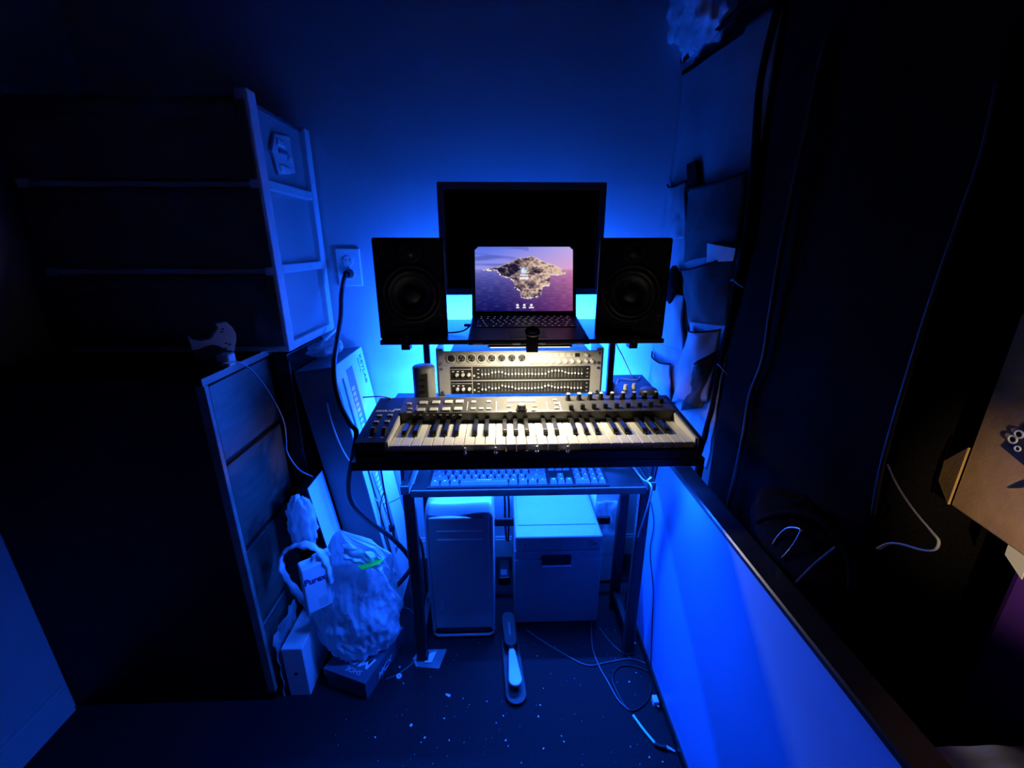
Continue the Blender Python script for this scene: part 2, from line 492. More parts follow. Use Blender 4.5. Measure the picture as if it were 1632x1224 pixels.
text('KEYLAB', .0135, 'white_print', midi, lm @ T(0, 0, .0003), shear=.2, bold=.0003)
tm = oncheek(629, 658.5)
pl_ = inst('model_badge', B().box(-.0012, .0148, -.0012, .0066, 0, .0005).mesh('model_badge'), midi, tm); pl_.data.materials.append(M['white_print'])
for i in range(8):
    m4 = onpanel(660 + 10.5 * i, 657.5)
    d_ = inst('pad_label', B().box(-.003, .003, -.0005, .0005, 0, .0004).mesh('pad_label'), midi, m4); d_.data.materials.append(M['white_print'])
peg = B().cyl((0, 0, .0), (0, 0, -.012), .0022, .0026, 10).cyl((0, 0, -.012), (0, 0, -.017), .0036, .003, 10).mesh('peg'); peg.materials.append(M['knob_white'])
for px, py in ((741, 714), (790, 713), (856, 711), (905, 711)):
    p = onY(px, py, .853)
    inst('peg', peg, midi, T(p.x, .8535, p.z))

# ================================================================ rack gear on the desk
def ring_mtx(x, y, z): return T(x, y, z) @ RX(90)      # lathe axis z -> -y (towards the room)
rack = thing('rack_stand', 'pair of grey steel rack rails bolted around the audio gear', 'rack', (.06, 1.3, DZ))
RXC, RYF = .0605, 1.215
for s in (-1, 1):
    x = RXC + s * .2265
    rl = B().box(x - .0205 if s < 0 else x - .0, x + .0 if s < 0 else x + .0205, RYF + .003, RYF + .012, DZ, .963, .001).box(x - s * -.019 - .0015, x + s * .019 + .0015, RYF + .012, RYF + .17, DZ, .963)
    rl = rl.out('rail', 'rack_grey', rack)
B().box(RXC - .245, RXC + .245, RYF + .15, RYF + .165, DZ, DZ + .012).out('crossbar', 'rack_grey', rack)
B().box(RXC - .245, RXC + .245, RYF + .02, RYF + .035, DZ, DZ + .012).out('crossbar', 'rack_grey', rack)
scr = B().cyl((0, 0, 0), (0, -.003, 0), .0048, .004, 12).box(-.003, .003, -.0034, -.0028, -.0006, .0006).mesh('screw'); scr.materials.append(M['steel'])
def rack_unit(name, label, z0, h, fm):
    t = thing(name, label, 'audio unit', (RXC, RYF + .1, z0))
    B().box(RXC - .241, RXC + .241, RYF - .003, RYF + .003, z0 + .0005, z0 + h - .0005, .0008).out('faceplate', fm, t)
    B().box(RXC - .204, RXC + .204, RYF + .004, RYF + .17, z0 + .002, z0 + h - .002).out('chassis', 'rack_black', t)
    for sx in (-1, 1):
        for zz in (z0 + .008, z0 + h - .008): inst('screw', scr, t, T(RXC + sx * .231, RYF - .003, zz))
    return t
U = .0445
Z1 = .824
eq = rack_unit('graphic_equalizer', 'two-row black graphic equalizer with rows of sliders, lower rack unit', Z1, 2 * U, 'rack_grey')
ai = rack_unit('audio_interface', 'silver audio interface with eight round jacks, top rack unit', Z1 + 2 * U, U, 'rack_grey')
fy = RYF - .003
jk = B().lathe([(.0135, 0), (.0135, .003), (.0115, .0035), (.0108, .0012), (.0, .0012)]).mesh('jack'); jk.materials.append(M['pad'])
jc = B().lathe([(.0108, .0014), (.0095, .0022), (0, .0022)], 20).box(-.003, .003, -.0095, -.006, .0022, .003).mesh('jack_core'); jc.materials.append(M['rack_black'])
jh = B().cyl((0, 0, .0022), (0, 0, .0028), .0034, seg=12).mesh('jack_hole'); jh.materials.append(M['steel'])
zc = Z1 + 2 * U + U / 2
for i in range(8):
    m4 = ring_mtx(onY(719 + 16.1 * i, 570, fy).x, fy, zc + .001)
    j = inst('jack', jk, ai, m4)
    c_ = inst('jack_core', jc, j, m4)
    if i: 
        for a in (90, 210, 330): inst('jack_hole', jh, j, m4 @ T(.006 * math.cos(rad(a)), .006 * math.sin(rad(a)), 0))
sk = B().cyl((0, 0, 0), (0, 0, .010), .0055, .0045, 16).box(-.0006, .0006, 0, .0046, .0098, .0106).mesh('gain_knob'); sk.materials.append(M['knob_white'])
for i in range(8):
    inst('gain_knob', sk, ai, ring_mtx(onY(848 + 10.6 * i, 576, fy).x, fy, zc - .0085))
for px, dz in ((934, .010), (934, -.008), (943, -.009)):
    inst('gain_knob', sk, ai, ring_mtx(onY(px, 570, fy).x, fy, zc + dz))
xa, xb = onY(845, 565, fy).x, onY(926, 565, fy).x
mt = B().box(xa, xb, fy - .0015, fy, zc + .003, zc + .016, .0005).out('meter_window', 'pad', ai)
for i in range(8):
    x = xa + (xb - xa) * (i + .5) / 8
    B().box(x - .0028, x + .0028, fy - .0026, fy - .0014, zc + .0045, zc + .0145).out('meter', 'rack_grey', mt)
B().box(xb - .018, xb - .004, fy - .003, fy - .0014, zc + .004, zc + .015).out('status_display', 'rack_black', mt)
# equaliser
kn2 = B().cyl((0, 0, 0), (0, 0, .007), .0052, .0044, 14).mesh('eq_knob'); kn2.materials.append(M['pad'])
fsl = B().box(-.0011, .0011, -.0006, 0, -.0135, .0135).mesh('slider_slot'); fsl.materials.append(M['grey_bezel'])
fcp = B().box(-.0022, .0022, -.006, 0, -.0018, .0018, .0005).mesh('slider_cap'); fcp.materials.append(M['knob_white'])
wav = [[0, .02, .05, .25, .3, .35, .3, .1, 0, 0, .05, .02, -.02, 0, .05, .0, -.03, 0, .0, .02, .3, .42, .45, .44, .4, .22, .08, .06, .1, .02, .02],
       [-.1, -.12, .2, 0, .02, .1, .42, .3, .25, .2, 0, -.05, .05, 0, .02, -.03, .05, .08, .1, .3, .38, .25, .12, .05, .08, .12, .1, .0, 0, 0, 0]]
for row in range(2):
    z0 = Z1 + U * (1 - row)
    x0, x1 = RXC - .205, RXC + .207
    pnl = B().box(x0, x1, fy - .002, fy, z0 + .002, z0 + U - .002, .0005).out('eq_panel', 'rack_black', eq)
    B().box(x0 + .062, x0 + .0635, fy - .0026, fy - .0019, z0 + .003, z0 + U - .003).out('divider', 'pad', pnl)
    B().box(x0, x0 + .062, fy - .0026, fy - .0019, z0 + .0345, z0 + .0355).out('divider', 'pad', pnl)
    for i in range(3): inst('eq_knob', kn2, pnl, ring_mtx(x0 + .018 + .0175 * i, fy - .002, z0 + .0185))
    for i in range(3):
        B().box(x0 + .004 + .014 * i, x0 + .010 + .014 * i, fy - .0026, fy - .0019, z0 + .027, z0 + .0295).out('print_mark', 'white_print', pnl)
    for zz in (.010, .0215, .034):
        B().box(x0 + .078, x0 + .084, fy - .0026, fy - .0019, z0 + zz - .0006, z0 + zz + .0006).out('print_mark', 'white_print', pnl)
        B().box(x1 - .010, x1 - .005, fy - .0026, fy - .0019, z0 + zz - .0006, z0 + zz + .0006).out('print_mark', 'white_print', pnl)
    B().box(x0 + .066, x0 + .071, fy - .004, fy - .0019, z0 + .012, z0 + .018, .0005).out('bypass_button', 'pad', pnl)
    marks = B()
    for i in range(31):
        x = x0 + .092 + .00985 * i
        s_ = inst('slider_slot', fsl, pnl, T(x, fy - .002, z0 + .0225))
        inst('slider_cap', fcp, pnl, T(x, fy - .0024, z0 + .0195 + wav[row][i] * .022))
        marks.box(x - .0016, x + .0016, fy - .0024, fy - .002, z0 + .0040, z0 + .0052)
        for q in range(-3, 4): marks.box(x + .003, x + .0052, fy - .0024, fy - .002, z0 + .0225 + q * .004 - .0002, z0 + .0225 + q * .004 + .0002)
    marks.out('scale_marks', 'panel_grey', pnl, kind='stuff')

# ================================================================ laptop
lap = thing('laptop', 'open dark laptop showing an island wallpaper, centred on the shelf', 'laptop', (.07, 1.1, 1.021))
LX = .0705
LB = T(LX, 1.0, 1.0225) @ RX(7.6)           # local: x across, y back, z up
LW, LD = .147, .207
B().box(-LW, LW, 0, LD, 0, .0125, .003, 2, LB).out('base', 'laptop_body', lap)
for x in (-.122, -.03, .03, .122):
    B().box(x - (.012 if abs(x) > .1 else .0095), x + (.012 if abs(x) > .1 else .0095), -.0012, .006, .0005, .006, .001, 1, LB).out('front_catch', 'white_plastic', lap)
B().box(-.12, .12, .165, .195, -.0235, 0, .003, 1, LB).out('rear_riser', 'rubber', lap)
B().box(-.045, .045, .018, .082, .0122, .0132, .0006, 1, LB).out('trackpad', 'grey_bezel', lap)
B().box(-.132, .132, .096, .196, .0120, .0130, .0006, 1, LB).out('keyboard_well', 'matte_black', lap)
lkeys = {}
def lap_key(w):
    w = round(w, 4)
    if w not in lkeys:
        b = B().box(-w / 2, w / 2, -.0068, .0068, 0, .0018, .0006)
        lkeys[w] = b.mesh('key'); lkeys[w].materials.append(M['key_dark'])
    return lkeys[w]
lgm = B().box(-.0018, .0018, -.0013, .0013, .0018, .0020).mesh('key_legend'); lgm.materials.append(M['legend'])
rows = [[1] * 14, [1] * 13 + [1.6], [1.6] + [1] * 13, [1.9] + [1] * 11 + [1.9], [2.4] + [1] * 10 + [2.4], [1, 1, 1, 1.2, 5.4, 1.2, 1, 1, 1, 1]]
for ri, row in enumerate(rows):
    tot = sum(row); pit = .258 / tot; x = -.129
    y = .188 - ri * .0165
    for w in row:
        m4 = LB @ T(x + w * pit / 2, y, .0128)
        k = inst('key', lap_key(w * pit - .0022), lap, m4)
        if w < 3: inst('key_legend', lgm, k, m4)
        x += w * pit
LL = LB @ T(0, LD - .002, .0105) @ RX(90 - 22.0)      # lid: local y up the lid, z towards viewer
B().box(-LW, LW, 0, .206, -.006, 0, .002, 2, LL).out('lid', 'matte_black', lap)
B().cyl(LB @ Vector((-.11, LD - .003, .010)), LB @ Vector((.11, LD - .003, .010)), .0055, seg=12).out('hinge', 'matte_black', lap)
# screen picture: a rocky island at dusk over the sea, with a log-in panel
def s2l(c): return tuple((v / 255 / 12.92) if v / 255 < .04045 else ((v / 255 + .055) / 1.055) ** 2.4 for v in c)
def mixc(a, b, t): t = max(0, min(1, t)); return tuple(p + (q - p) * t for p, q in zip(a, b))
def picture(u, v):
    if (u < .035 and v > 1 - (.035 - u) * 1.4 - .0) or (u > .965 and v > 1 - (u - .965) * 1.4): return (0, 0, 0)
    hz = .655
    if v > hz:
        t = (v - hz) / (1 - hz)
        c = mixc(mixc((150, 150, 226), (215, 160, 205), u * 1.15 - .1), mixc((84, 110, 232), (190, 172, 232), u * 1.1 - .15), t)
        n = noise.noise(Vector((u * 3, v * 22, 1.3)))
        if n > .15 and u < .55: c = mixc(c, (70, 80, 175), min(.6, (n - .15) * 1.6))
    else:
        t = (hz - v) / hz
        c = mixc(mixc((128, 130, 222), (222, 150, 190), u * 1.25 - .2), mixc((14, 16, 88), (118, 52, 112), u * 1.35 - .32), t ** .55)
        n = noise.noise(Vector((u * 16, v * 60, 7.)))
        c = mixc(c, (230, 190, 220) if n > 0 else (12, 12, 50), abs(n) * .18)
    ridge = [(.07, .64), (.16, .67), (.25, .70), (.33, .745), (.40, .80), (.47, .835), (.53, .845), (.58, .86), (.64, .82), (.70, .775), (.78, .735), (.85, .69), (.91, .63), (.925, .59)]
    low = [(.07, .635), (.14, .645), (.22, .635), (.245, .57), (.30, .53), (.36, .50), (.41, .46), (.40, .38), (.47, .33), (.46, .24), (.52, .20), (.60, .215), (.67, .24), (.63, .30), (.72, .39), (.70, .46), (.75, .57), (.85, .555), (.925, .58)]
    def lerp(pl, x):
        for (a, b), (c_, d) in zip(pl, pl[1:]):
            if a <= x <= c_ and c_ > a: return b + (d - b) * (x - a) / (c_ - a)
        return None
    lowm = [(.07, .635), (.22, .632), (.245, .57), (.30, .53), (.36, .50), (.395, .46), (.40, .36), (.455, .31), (.47, .20), (.55, .19), (.63, .22), (.67, .25), (.69, .37), (.76, .40), (.765, .44), (.72, .46), (.75, .57), (.85, .555), (.925, .58)]
    top, bot = lerp(ridge, u), lerp(lowm, u)
    j = noise.noise(Vector((u * 26, v * 26, 3.))) * .014
    if top is not None and bot is not None and bot + j < v < top + j * .6:
        r1 = noise.ridged_multi_fractal(Vector((u * 7 + v * 4, v * 9 - u * 3, .5)), 1., 2.1, 5, 1., 2.) / 2.2
        r2 = noise.noise(Vector((u * 42, v * 42, 9.)))
        lit = max(0, min(1, (r1 - .45) * 1.5 + r2 * .5 + (u - .50) * 1.5 + .42 - max(0, v - .60) * .3))
        c = mixc((26, 22, 50), (222, 188, 166), lit)
        if v > top - .012 + j: c = mixc(c, (225, 215, 215), .6)
        if v < bot + .02 + j and r2 > -.1: c = (232, 216, 220)
    if (u - .495) ** 2 + ((v - .63) / 1.55) ** 2 < .031 ** 2: c = mixc((110, 170, 235), (225, 235, 250), .5 + 2 * noise.noise(Vector((u * 40, v * 40, 2))))
    if .455 < u < .54 and .548 < v < .572: c = (215, 205, 215)
    if .45 < u < .545 and .498 < v < .532: c = (238, 232, 236)
    for k, cx in enumerate((.43, .50, .572)):
        if (u - cx) ** 2 + ((v - .095) / 1.5) ** 2 < .013 ** 2: c = (235, 235, 240)
        if abs(u - cx) < (.016, .017, .024)[k] and .048 < v < .068: c = (225, 225, 232)
    return c
sw, sh, nu, nv = .137, .178, 220, 140
bm = bmesh.new()
grid = [[bm.verts.new(LL @ Vector((-sw + 2 * sw * i / nu, .014 + sh * j / nv, .0006))) for j in range(nv + 1)] for i in range(nu + 1)]
for i in range(nu):
    for j in range(nv): bm.faces.new((grid[i][j], grid[i + 1][j], grid[i + 1][j + 1], grid[i][j + 1]))
bm.verts.index_update()
me = bpy.data.meshes.new('display'); bm.to_mesh(me); bm.free()
at = me.color_attributes.new('picture', 'FLOAT_COLOR', 'POINT')
k = 0
for i in range(nu + 1):
    for j in range(nv + 1):
        at.data[k].color = s2l(picture(i / nu, j / nv)) + (1,)
        k += 1
sm = mat('screen_on', (.003, .003, .004), .25)
n, l = sm.node_tree.nodes, sm.node_tree.links
a_ = n.new('ShaderNodeVertexColor'); a_.layer_name = 'picture'
l.new(a_.outputs[0], n['Principled BSDF'].inputs['Emission Color'])
n['Principled BSDF'].inputs['Emission Strength'].default_value = 1.05
me.materials.append(sm)
link('display', me, lap, 'lit screen with an island at dusk')
tube = B().tube([(LX - .146, 1.14, 1.047), (LX - .17, 1.145, 1.03), (LX - .21, 1.15, 1.0245), (LX - .24, 1.2, 1.0245)], .0022)
tube.box(LX - .165, LX - .146, 1.136, 1.144, 1.043, 1.050, .001)
tube.out('charging_cable', 'cable_black', None, 'thin black charging cable plugged into the side of the laptop', 'cable')

# ---- small clip lamp hanging from the laptop's front edge
lamp = thing('clip_lamp', 'small round clip lamp on the front edge of the laptop, shining down', 'lamp', (.078, 1.0, 1.0))
B().lathe([(.0, .0), (.0155, .0), (.018, .003), (.018, .0075), (.0155, .010), (.0135, .0085), (.0, .0075)], 28, T(.078, .997, 1.052) @ RX(28)).out('ring_head', 'laptop_body', lamp)
B().box(.064, .092, .992, .9975, 1.008, 1.05, .002).box(.064, .092, .9925, 1.03, 1.006, 1.012, .0015).box(.064, .092, .9925, 1.02, 1.0405, 1.0455, .0015).out('clip', 'laptop_body', lamp)
B().box(-.030, .186, 1.060, 1.110, 1.0035, 1.0088, .002).box(.070, .086, 1.028, 1.062, 1.006, 1.0085).out('lamp_bar', 'black_plastic', lamp)
B().box(-.024, .180, 1.064, 1.104, 1.0015, 1.0035, .0005).out('diffuser', 'lamp_glow', lamp, 'glowing warm white diffuser')
la = bpy.data.lights.new('clip_lamp_light', 'AREA'); la.shape = 'RECTANGLE'; la.size = .20; la.size_y = .036
la.energy = P_LAMP; la.color = WARM; la.spread = rad(156)
lo = bpy.data.objects.new('clip_lamp_light', la); lo.location = (.078, 1.083, 1.0005); col.objects.link(lo)

# ================================================================ studio speakers
def speaker(x0, x1, toe, label):
    xc, w = (x0 + x1) / 2, (x1 - x0) / 2
    y0, z0, z1 = 1.095, 1.0212, 1.268
    t = thing('studio_speaker', label, 'speaker', (xc, 1.18, z0), 'pair of black studio monitors')
    B().box(x0, x1, y0, y0 + .185, z0, z1, .005, 2).out('cabinet', 'black_plastic', t)
    zw = z0 + .112
    wf = B().lathe([(.074, 0), (.074, .004), (.068, .006), (.064, .0025)], 40, ring_mtx(xc, y0, zw)).out('woofer', 'cone', t)
    B().lathe([(.064, .0005), (.060, .006), (.054, .0065), (.050, .001)], 40, ring_mtx(xc, y0, zw)).out('surround', 'rubber', wf)
    B().lathe([(.050, .001), (.022, .0006), (.0225, .0005)], 40, ring_mtx(xc, y0, zw)).out('cone', 'cone', wf)
    B().lathe([(.0225, .0004), (.018, .006), (.010, .009), (0, .010)], 32, ring_mtx(xc, y0, zw)).out('dust_cap', 'cone', wf)
    tw = B().lathe([(.030, 0), (.030, .002), (.022, .0018), (.013, .0003), (.0125, .001)], 32, ring_mtx(xc, y0, z0 + .214)).out('tweeter', 'rubber', t)
    B().lathe([(.0125, .0005), (.009, .004), (0, .0055)], 24, ring_mtx(xc, y0, z0 + .214)).out('dome', 'cone', tw)
    B().box(xc - .058, xc + .050, y0 - .0022, y0 + .001, z0 + .014, z0 + .028, .001).out('bass_port', 'matte_black', t)
    B().box(xc - .060, xc + .052, y0 - .0035, y0, z0 + .028, z0 + .0305, .0008).out('port_lip', 'rubber', t)
    B().cyl((x1 - .016, y0 + .001, z0 + .047), (x1 - .016, y0 - .0015, z0 + .047), .0028, seg=12).out('power_light', 'grey_bezel', t)
    B().box(x1 - .020, x1 - .012, y0 - .001, y0 + .0005, z0 + .054, z0 + .061).out('badge', 'grey_bezel', t)
    t.rotation_euler.z = rad(toe)
    a_ = rad(toe); d_ = Vector((0, -.085, 0)); d2 = Matrix.Rotation(a_, 3, 'Z') @ d_
    t.location += d_ - d2
speaker(-.305, -.133, 8, 'black studio speaker on the left end of the shelf, beside the wall socket')
speaker(.250, .424, -13, 'black studio speaker on the right end of the shelf, beside the pocket organizer')

# ================================================================ monitor
mon = thing('monitor', 'large switched-off flat monitor standing behind the laptop', 'monitor', (.069, 1.33, 1.021))
mx0, mx1, mz0, mz1, my = -.174, .311, 1.106, 1.421, 1.325
fr = B()
t_ = .020
fr.box(mx0, mx1, my, my + .035, mz1 - t_, mz1, .002).box(mx0, mx1, my, my + .035, mz0, mz0 + t_, .002)
fr.box(mx0, mx0 + t_, my, my + .035, mz0 + t_, mz1 - t_, .001).box(mx1 - t_, mx1, my, my + .035, mz0 + t_, mz1 - t_, .001)
fr.out('bezel', 'silver_bezel', mon)
B().box(mx0 + t_ - .001, mx1 - t_ + .001, my + .006, my + .012, mz0 + t_ - .001, mz1 - t_ + .001).out('screen', 'screen_off', mon)
B().box(mx0 + .004, mx1 - .004, my + .012, my + .04, mz0 + .004, mz1 - .004, .004).out('back_cover', 'black_plastic', mon)
B().box(.04, .10, my + .04, my + .052, 1.03, 1.26, .003).out('stand_neck', 'black_plastic', mon)
B().box(-.03, .17, 1.285, 1.389, 1.0212, 1.031, .004).out('stand_base', 'black_plastic', mon)

# ================================================================ other things on the desk
pt = thing('charging_tower', 'grey upright charging tower with a column of ports, left of the rack', 'charger', (-.214, 1.2, DZ))
cx, cy = -.214, 1.16
B().lathe([(.0, 0), (.031, 0), (.031, .135), (.028, .139), (.0, .140)], 32, T(cx, cy, DZ)).out('body', 'printer_front', pt)
B().box(cx - .015, cx + .015, cy - .032, cy - .024, DZ + .01, DZ + .125, .002).out('port_panel', 'panel_grey', pt)
for i in range(5):
    B().box(cx - .006, cx + .006, cy - .0335, cy - .031, DZ + .105 - i * .017, DZ + .110 - i * .017).out('usb_port', 'black_print', pt)
for z, dx in ((.048, -.09), (.037, -.03)):
    p = Vector((cx, cy - .034, DZ + z))
    b = B().box(cx - .0055, cx + .0055, cy - .050, cy - .0336, DZ + z - .0035, DZ + z + .0035, .001)
    b.tube([p + Vector((0, -.016, 0)), p + Vector((dx * .3, -.03, -.004)), p + Vector((dx, -.045, -z + .075 if dx < -.05 else -.004)), p + Vector((dx * 1.7, -.04, -z + .0735 if dx < -.05 else -z + .004))], .0018)
    b.out('usb_cable', 'cable_white', None, 'white cable in the ' + ('upper' if dx < -.05 else 'lower') + ' used port of the charging tower', 'cable', 'cables in the charging tower')

mx = thing('monitor_controller', 'dark low desktop controller with knobs and a large dial behind the keyboard', 'controller', (.43, 1.22, DZ))
B().prism([(1.098, 0), (1.098, .035), (1.105, .043), (1.325, .058), (1.328, 0)], .352, .466, T(0, 0, DZ) @ YZ, .002).out('body', 'black_plastic', mx)
mxz = lambda y: DZ + .043 + (y - 1.105) * .068
for x, y in ((.375, 1.20), (.402, 1.205)):
    k = B().cyl((x, y, mxz(y)), (x, y, mxz(y) + .016), .0065, .0055, 16).out('knob', 'knob_white', mx)
d = B().lathe([(.0, 0), (.026, 0), (.026, .010), (.022, .014), (0, .014)], 32, T(.435, 1.17, mxz(1.17)) @ RX(4)).out('dial', 'panel_grey', mx)
B().tube([(.36, 1.24, mxz(1.24) + .002), (.38, 1.28, mxz(1.28) + .003), (.43, 1.27, mxz(1.27) + .003), (.452, 1.30, mxz(1.30) + .003)], .0016).out('loose_wire', 'cable_white', None, 'thin white wire lying across the desktop controller', 'cable')
B().tube([(.345, 1.262, .99), (.352, 1.245, .965), (.372, 1.24, .93), (.39, 1.235, .895), (.405, 1.24, .868), (.425, 1.25, .859)], .0016).out('hanging_wire', 'cable_white', None, 'thin wire drooping from the shelf post to the desktop controller', 'cable')

# ---- wall socket and its power cord
so = thing('wall_outlet', 'white wall socket plate left of the speakers', 'wall outlet', (-.5, WALL_Y, 1.11))
sc = onY(557, 426, WALL_Y)
B().box(sc.x - .040, sc.x + .040, WALL_Y - .006, WALL_Y, sc.z - .061, sc.z + .061, .003, 2).out('cover_plate', 'white_plastic', so)
for dz in (.02, -.02):
    f = B().cyl((sc.x, WALL_Y - .0055, sc.z + dz), (sc.x, WALL_Y - .008, sc.z + dz), .016, seg=24).out('socket', 'white_plastic', so)
    for dx in (-.006, .006): B().box(sc.x + dx - .001, sc.x + dx + .001, WALL_Y - .0085, WALL_Y - .0075, sc.z + dz, sc.z + dz + .008).out('slot', 'black_print', f)
B().cyl((sc.x, WALL_Y - .006, sc.z), (sc.x, WALL_Y - .0075, sc.z), .003, seg=12).out('screw', 'steel', so)
cord = thing('extension_cord', 'thick black power cord hanging from the wall socket down behind the keyboard', 'power cord', (sc.x, WALL_Y - .03, 0))
pz_ = sc.z - .02
B().cyl((sc.x, WALL_Y - .0082, pz_), (sc.x, WALL_Y - .036, pz_), .0155, .012, 18).out('plug', 'rubber', cord)
path = [Vector((sc.x, WALL_Y - .034, pz_)), Vector((sc.x - .004, WALL_Y - .05, pz_ - .012))]
path += [onY(x, y, yy) for x, y, yy in ((544, 470, 1.43), (543, 505, 1.36), (537, 545, 1.26), (532, 580, 1.19), (534, 612, 1.17), (543, 645, 1.14), (558, 675, 1.08), (568, 690, 1.05), (562, 730, 1.05), (555, 775, 1.06), (563, 805, 1.07), (590, 832, 1.10), (625, 858, 1.13), (650, 885, 1.15), (656, 902, 1.15), (643, 922, 1.15), (622, 945, 1.14), (600, 975, 1.16))]
B().tube(path, .0072, 10, 7).out('cord', 'cable_black', cord)

# ================================================================ typing keyboard on the tray
pk = thing('computer_keyboard', 'full-size black computer keyboard on the pull-out tray', 'keyboard', (.043, .97, .689))
KC = T(.043, .904, .6895) @ RX(5)
B().box(-.222, .222, 0, .150, 0, .0075, .002, 2, KC).out('case', 'black_plastic', pk)
U1 = .0190
kcache = {}
def cap_mesh(w):
    if w not in kcache:
        a = w * U1 / 2 - .0006; b_ = a - .0028
        t = bmesh.new()
        lo = [t.verts.new(p) for p in ((-a, -.0088, 0), (a, -.0088, 0), (a, .0088, 0), (-a, .0088, 0))]
        hi = [t.verts.new(p) for p in ((-b_, -.0050, .0095), (b_, -.0050, .0095), (b_, .0072, .0090), (-b_, .0072, .0090))]
        t.faces.new(hi)
        for i in range(4): t.faces.new((lo[i], lo[(i + 1) % 4], hi[(i + 1) % 4], hi[i]))
        bmesh.ops.bevel(t, geom=t.edges[:], offset=.0008, segments=1, affect='EDGES')
        bb_ = B(); bb_._add(t)
        kcache[w] = bb_.mesh('key'); kcache[w].materials.append(M['pc_key'])
    return kcache[w]
klg = B().box(-.0022, .0022, -.0008, .0010, .0092, .0097).mesh('key_legend'); klg.materials.append(M['white_print'])
main = [[1.25, 1.25, 1.25, 6.25, 1.25, 1.25, 1.25, 1.25], [2.25] + [1] * 10 + [2.75], [1.75] + [1] * 11 + [2.25], [1.5] + [1] * 12 + [1.5], [1] * 13 + [2], [1, -1] + [1] * 4 + [-.5] + [1] * 4 + [-.5] + [1] * 4]
nav = [[1, 1, 1], [-1, 1, -1], [], [1, 1, 1], [1, 1, 1], [1, 1, 1]]
num = [[2, 1, 1], [1, 1, 1, 1], [1, 1, 1, 1], [1, 1, 1, 1], [1, 1, 1, 1], []]
for ri in range(6):
    y = .0055 + ri * .0190 + (.006 if ri == 5 else 0) + .0088
    for x0, row in ((-.2145, main[ri]), (.0765, nav[ri]), (.1385, num[ri])):
        x = x0
        for w in row:
            if w > 0:
                m4 = KC @ T(x + w * U1 / 2, y, .0070)
                k = inst('key', cap_mesh(w), pk, m4)
                if w < 3: inst('key_legend', klg, k, m4)
            x += abs(w) * U1
for i in range(7):
    m4 = KC @ T(-.2145 + (3.75 + 3.125) * U1 - .0165 + i * .0055, .0150, .0072)
    inst('key_legend', klg, pk, m4 @ Matrix.Diagonal((.7, .9, 1, 1)))
B().tube([KC @ Vector((.15, .15, .008)), (.22, 1.08, .71), (.33, 1.12, .72), (.345, 1.0, .70), (.352, .93, .697), (.361, .89, .70), (.366, .905, .64), (.37, .96, .5)], .0022).out('keyboard_cable', 'cable_grey', None, 'thin pale cable running over the right corner of the keyboard tray', 'cable')

# ================================================================ tower computer under the desk
tw = thing('tower_computer', 'silver tower computer with a perforated front under the desk', 'computer', (-.127, 1.28, 0))
tx0, tx1, ty0, ty1 = -.230, -.024, 1.095, 1.485
B().box(tx0, tx1, ty0 + .012, ty1, .034, .478, .006, 2).out('body', 'aluminium', tw)
B().box(tx0 + .011, tx1 - .011, ty0 - .001, ty0 + .014, .050, .474, .004, 2).out('front_grille', 'perforated', tw)
for s in (0, 1):
    x0, x1 = (tx0, tx0 + .012) if s == 0 else (tx1 - .012, tx1)
    B().box(x0, x1, ty0, ty0 + .020, .036, .470, .0045, 3).out('edge_trim', 'aluminium', tw)
def handle_top(u, v):
    x = tx0 + (tx1 - tx0) * u
    e = max(0, abs(u - .5) - .44) / .06
    wave = .010 * math.sin((u - .08) * 2 * math.pi * .95 + math.pi) * (1 - v) * .9
    y = ty0 + .002 + v * .10
    z = .472 + .030 * math.sin(min(1, v * 2.2) * math.pi / 2) + wave * .8 - .010 * e * e
    return Vector((x, y, z))
B().grid(handle_top, 28, 12, thick=.003).out('top_handle', 'aluminium', tw)
B().box(tx0 + .004, tx1 - .004, ty0 + .10, ty1 - .01, .478, .503, .004).out('top_cover', 'aluminium', tw)
def foot(u, v):
    x = tx0 + (tx1 - tx0) * u
    a = v * math.pi * .75
    e = max(0, abs(u - .5) - .42) / .08
    return Vector((x, ty0 + .018 - .018 * math.sin(a) * (1 - .3 * e), .006 + .016 * (1 - math.cos(a)) * .5 + .020 * e * e * v + .0))
B().grid(foot, 24, 8, thick=.003).out('bottom_handle', 'aluminium', tw)
for y_ in (ty0 + .03, ty1 - .08): B().box(tx0 + .02, tx1 - .02, y_, y_ + .03, 0, .034).out('foot', 'aluminium', tw)
for z in (.428, .397):
    B().box(tx0 + .034, tx1 - .034, ty0 - .0055, ty0 + .002, z, z + .0032, .0008).out('drive_slot', 'apple_white', tw)
for i in range(4):
    B().box(tx0 + .034, tx0 + .041, ty0 - .0020, ty0, .165 - i * .011, .1664 - i * .011).out('port_mark', 'apple_white', tw)
# ================================================================ printer
pr = thing('laser_printer', 'pale box-shaped laser printer with a recessed tray handle beside the tower computer', 'printer', (.19, 1.3, 0))
px0, px1, py0, py1 = .043, .331, 1.150, 1.47
B().box(px0, px1, py0 + .004, py1, .004, .300, .005, 2).out('body', 'printer_front', pr)
B().box(px0 + .001, px1 - .001, py0, py1, .302, .358, .008, 3).out('top_cover', 'printer_body', pr)
B().box(px0 + .012, px1 - .012, py0 + .06, py1 - .03, .357, .3605, .001).out('lid', 'printer_body', pr)
B().box(px0 + .001, px1 - .001, py0 - .001, py0 + .01, .006, .268, .003, 2).out('paper_tray', 'printer_front', pr)
hx = (px0 + px1) / 2 - .006
sl = B().box(hx - .048, hx + .048, py0 - .004, py0 + .004, .248, .284, .002).out('tray_handle', 'matte_black', pr)
B().box(hx - .048, hx + .048, py0 - .007, py0 + .002, .244, .2495, .001).out('handle_lip', 'apple_white', sl)
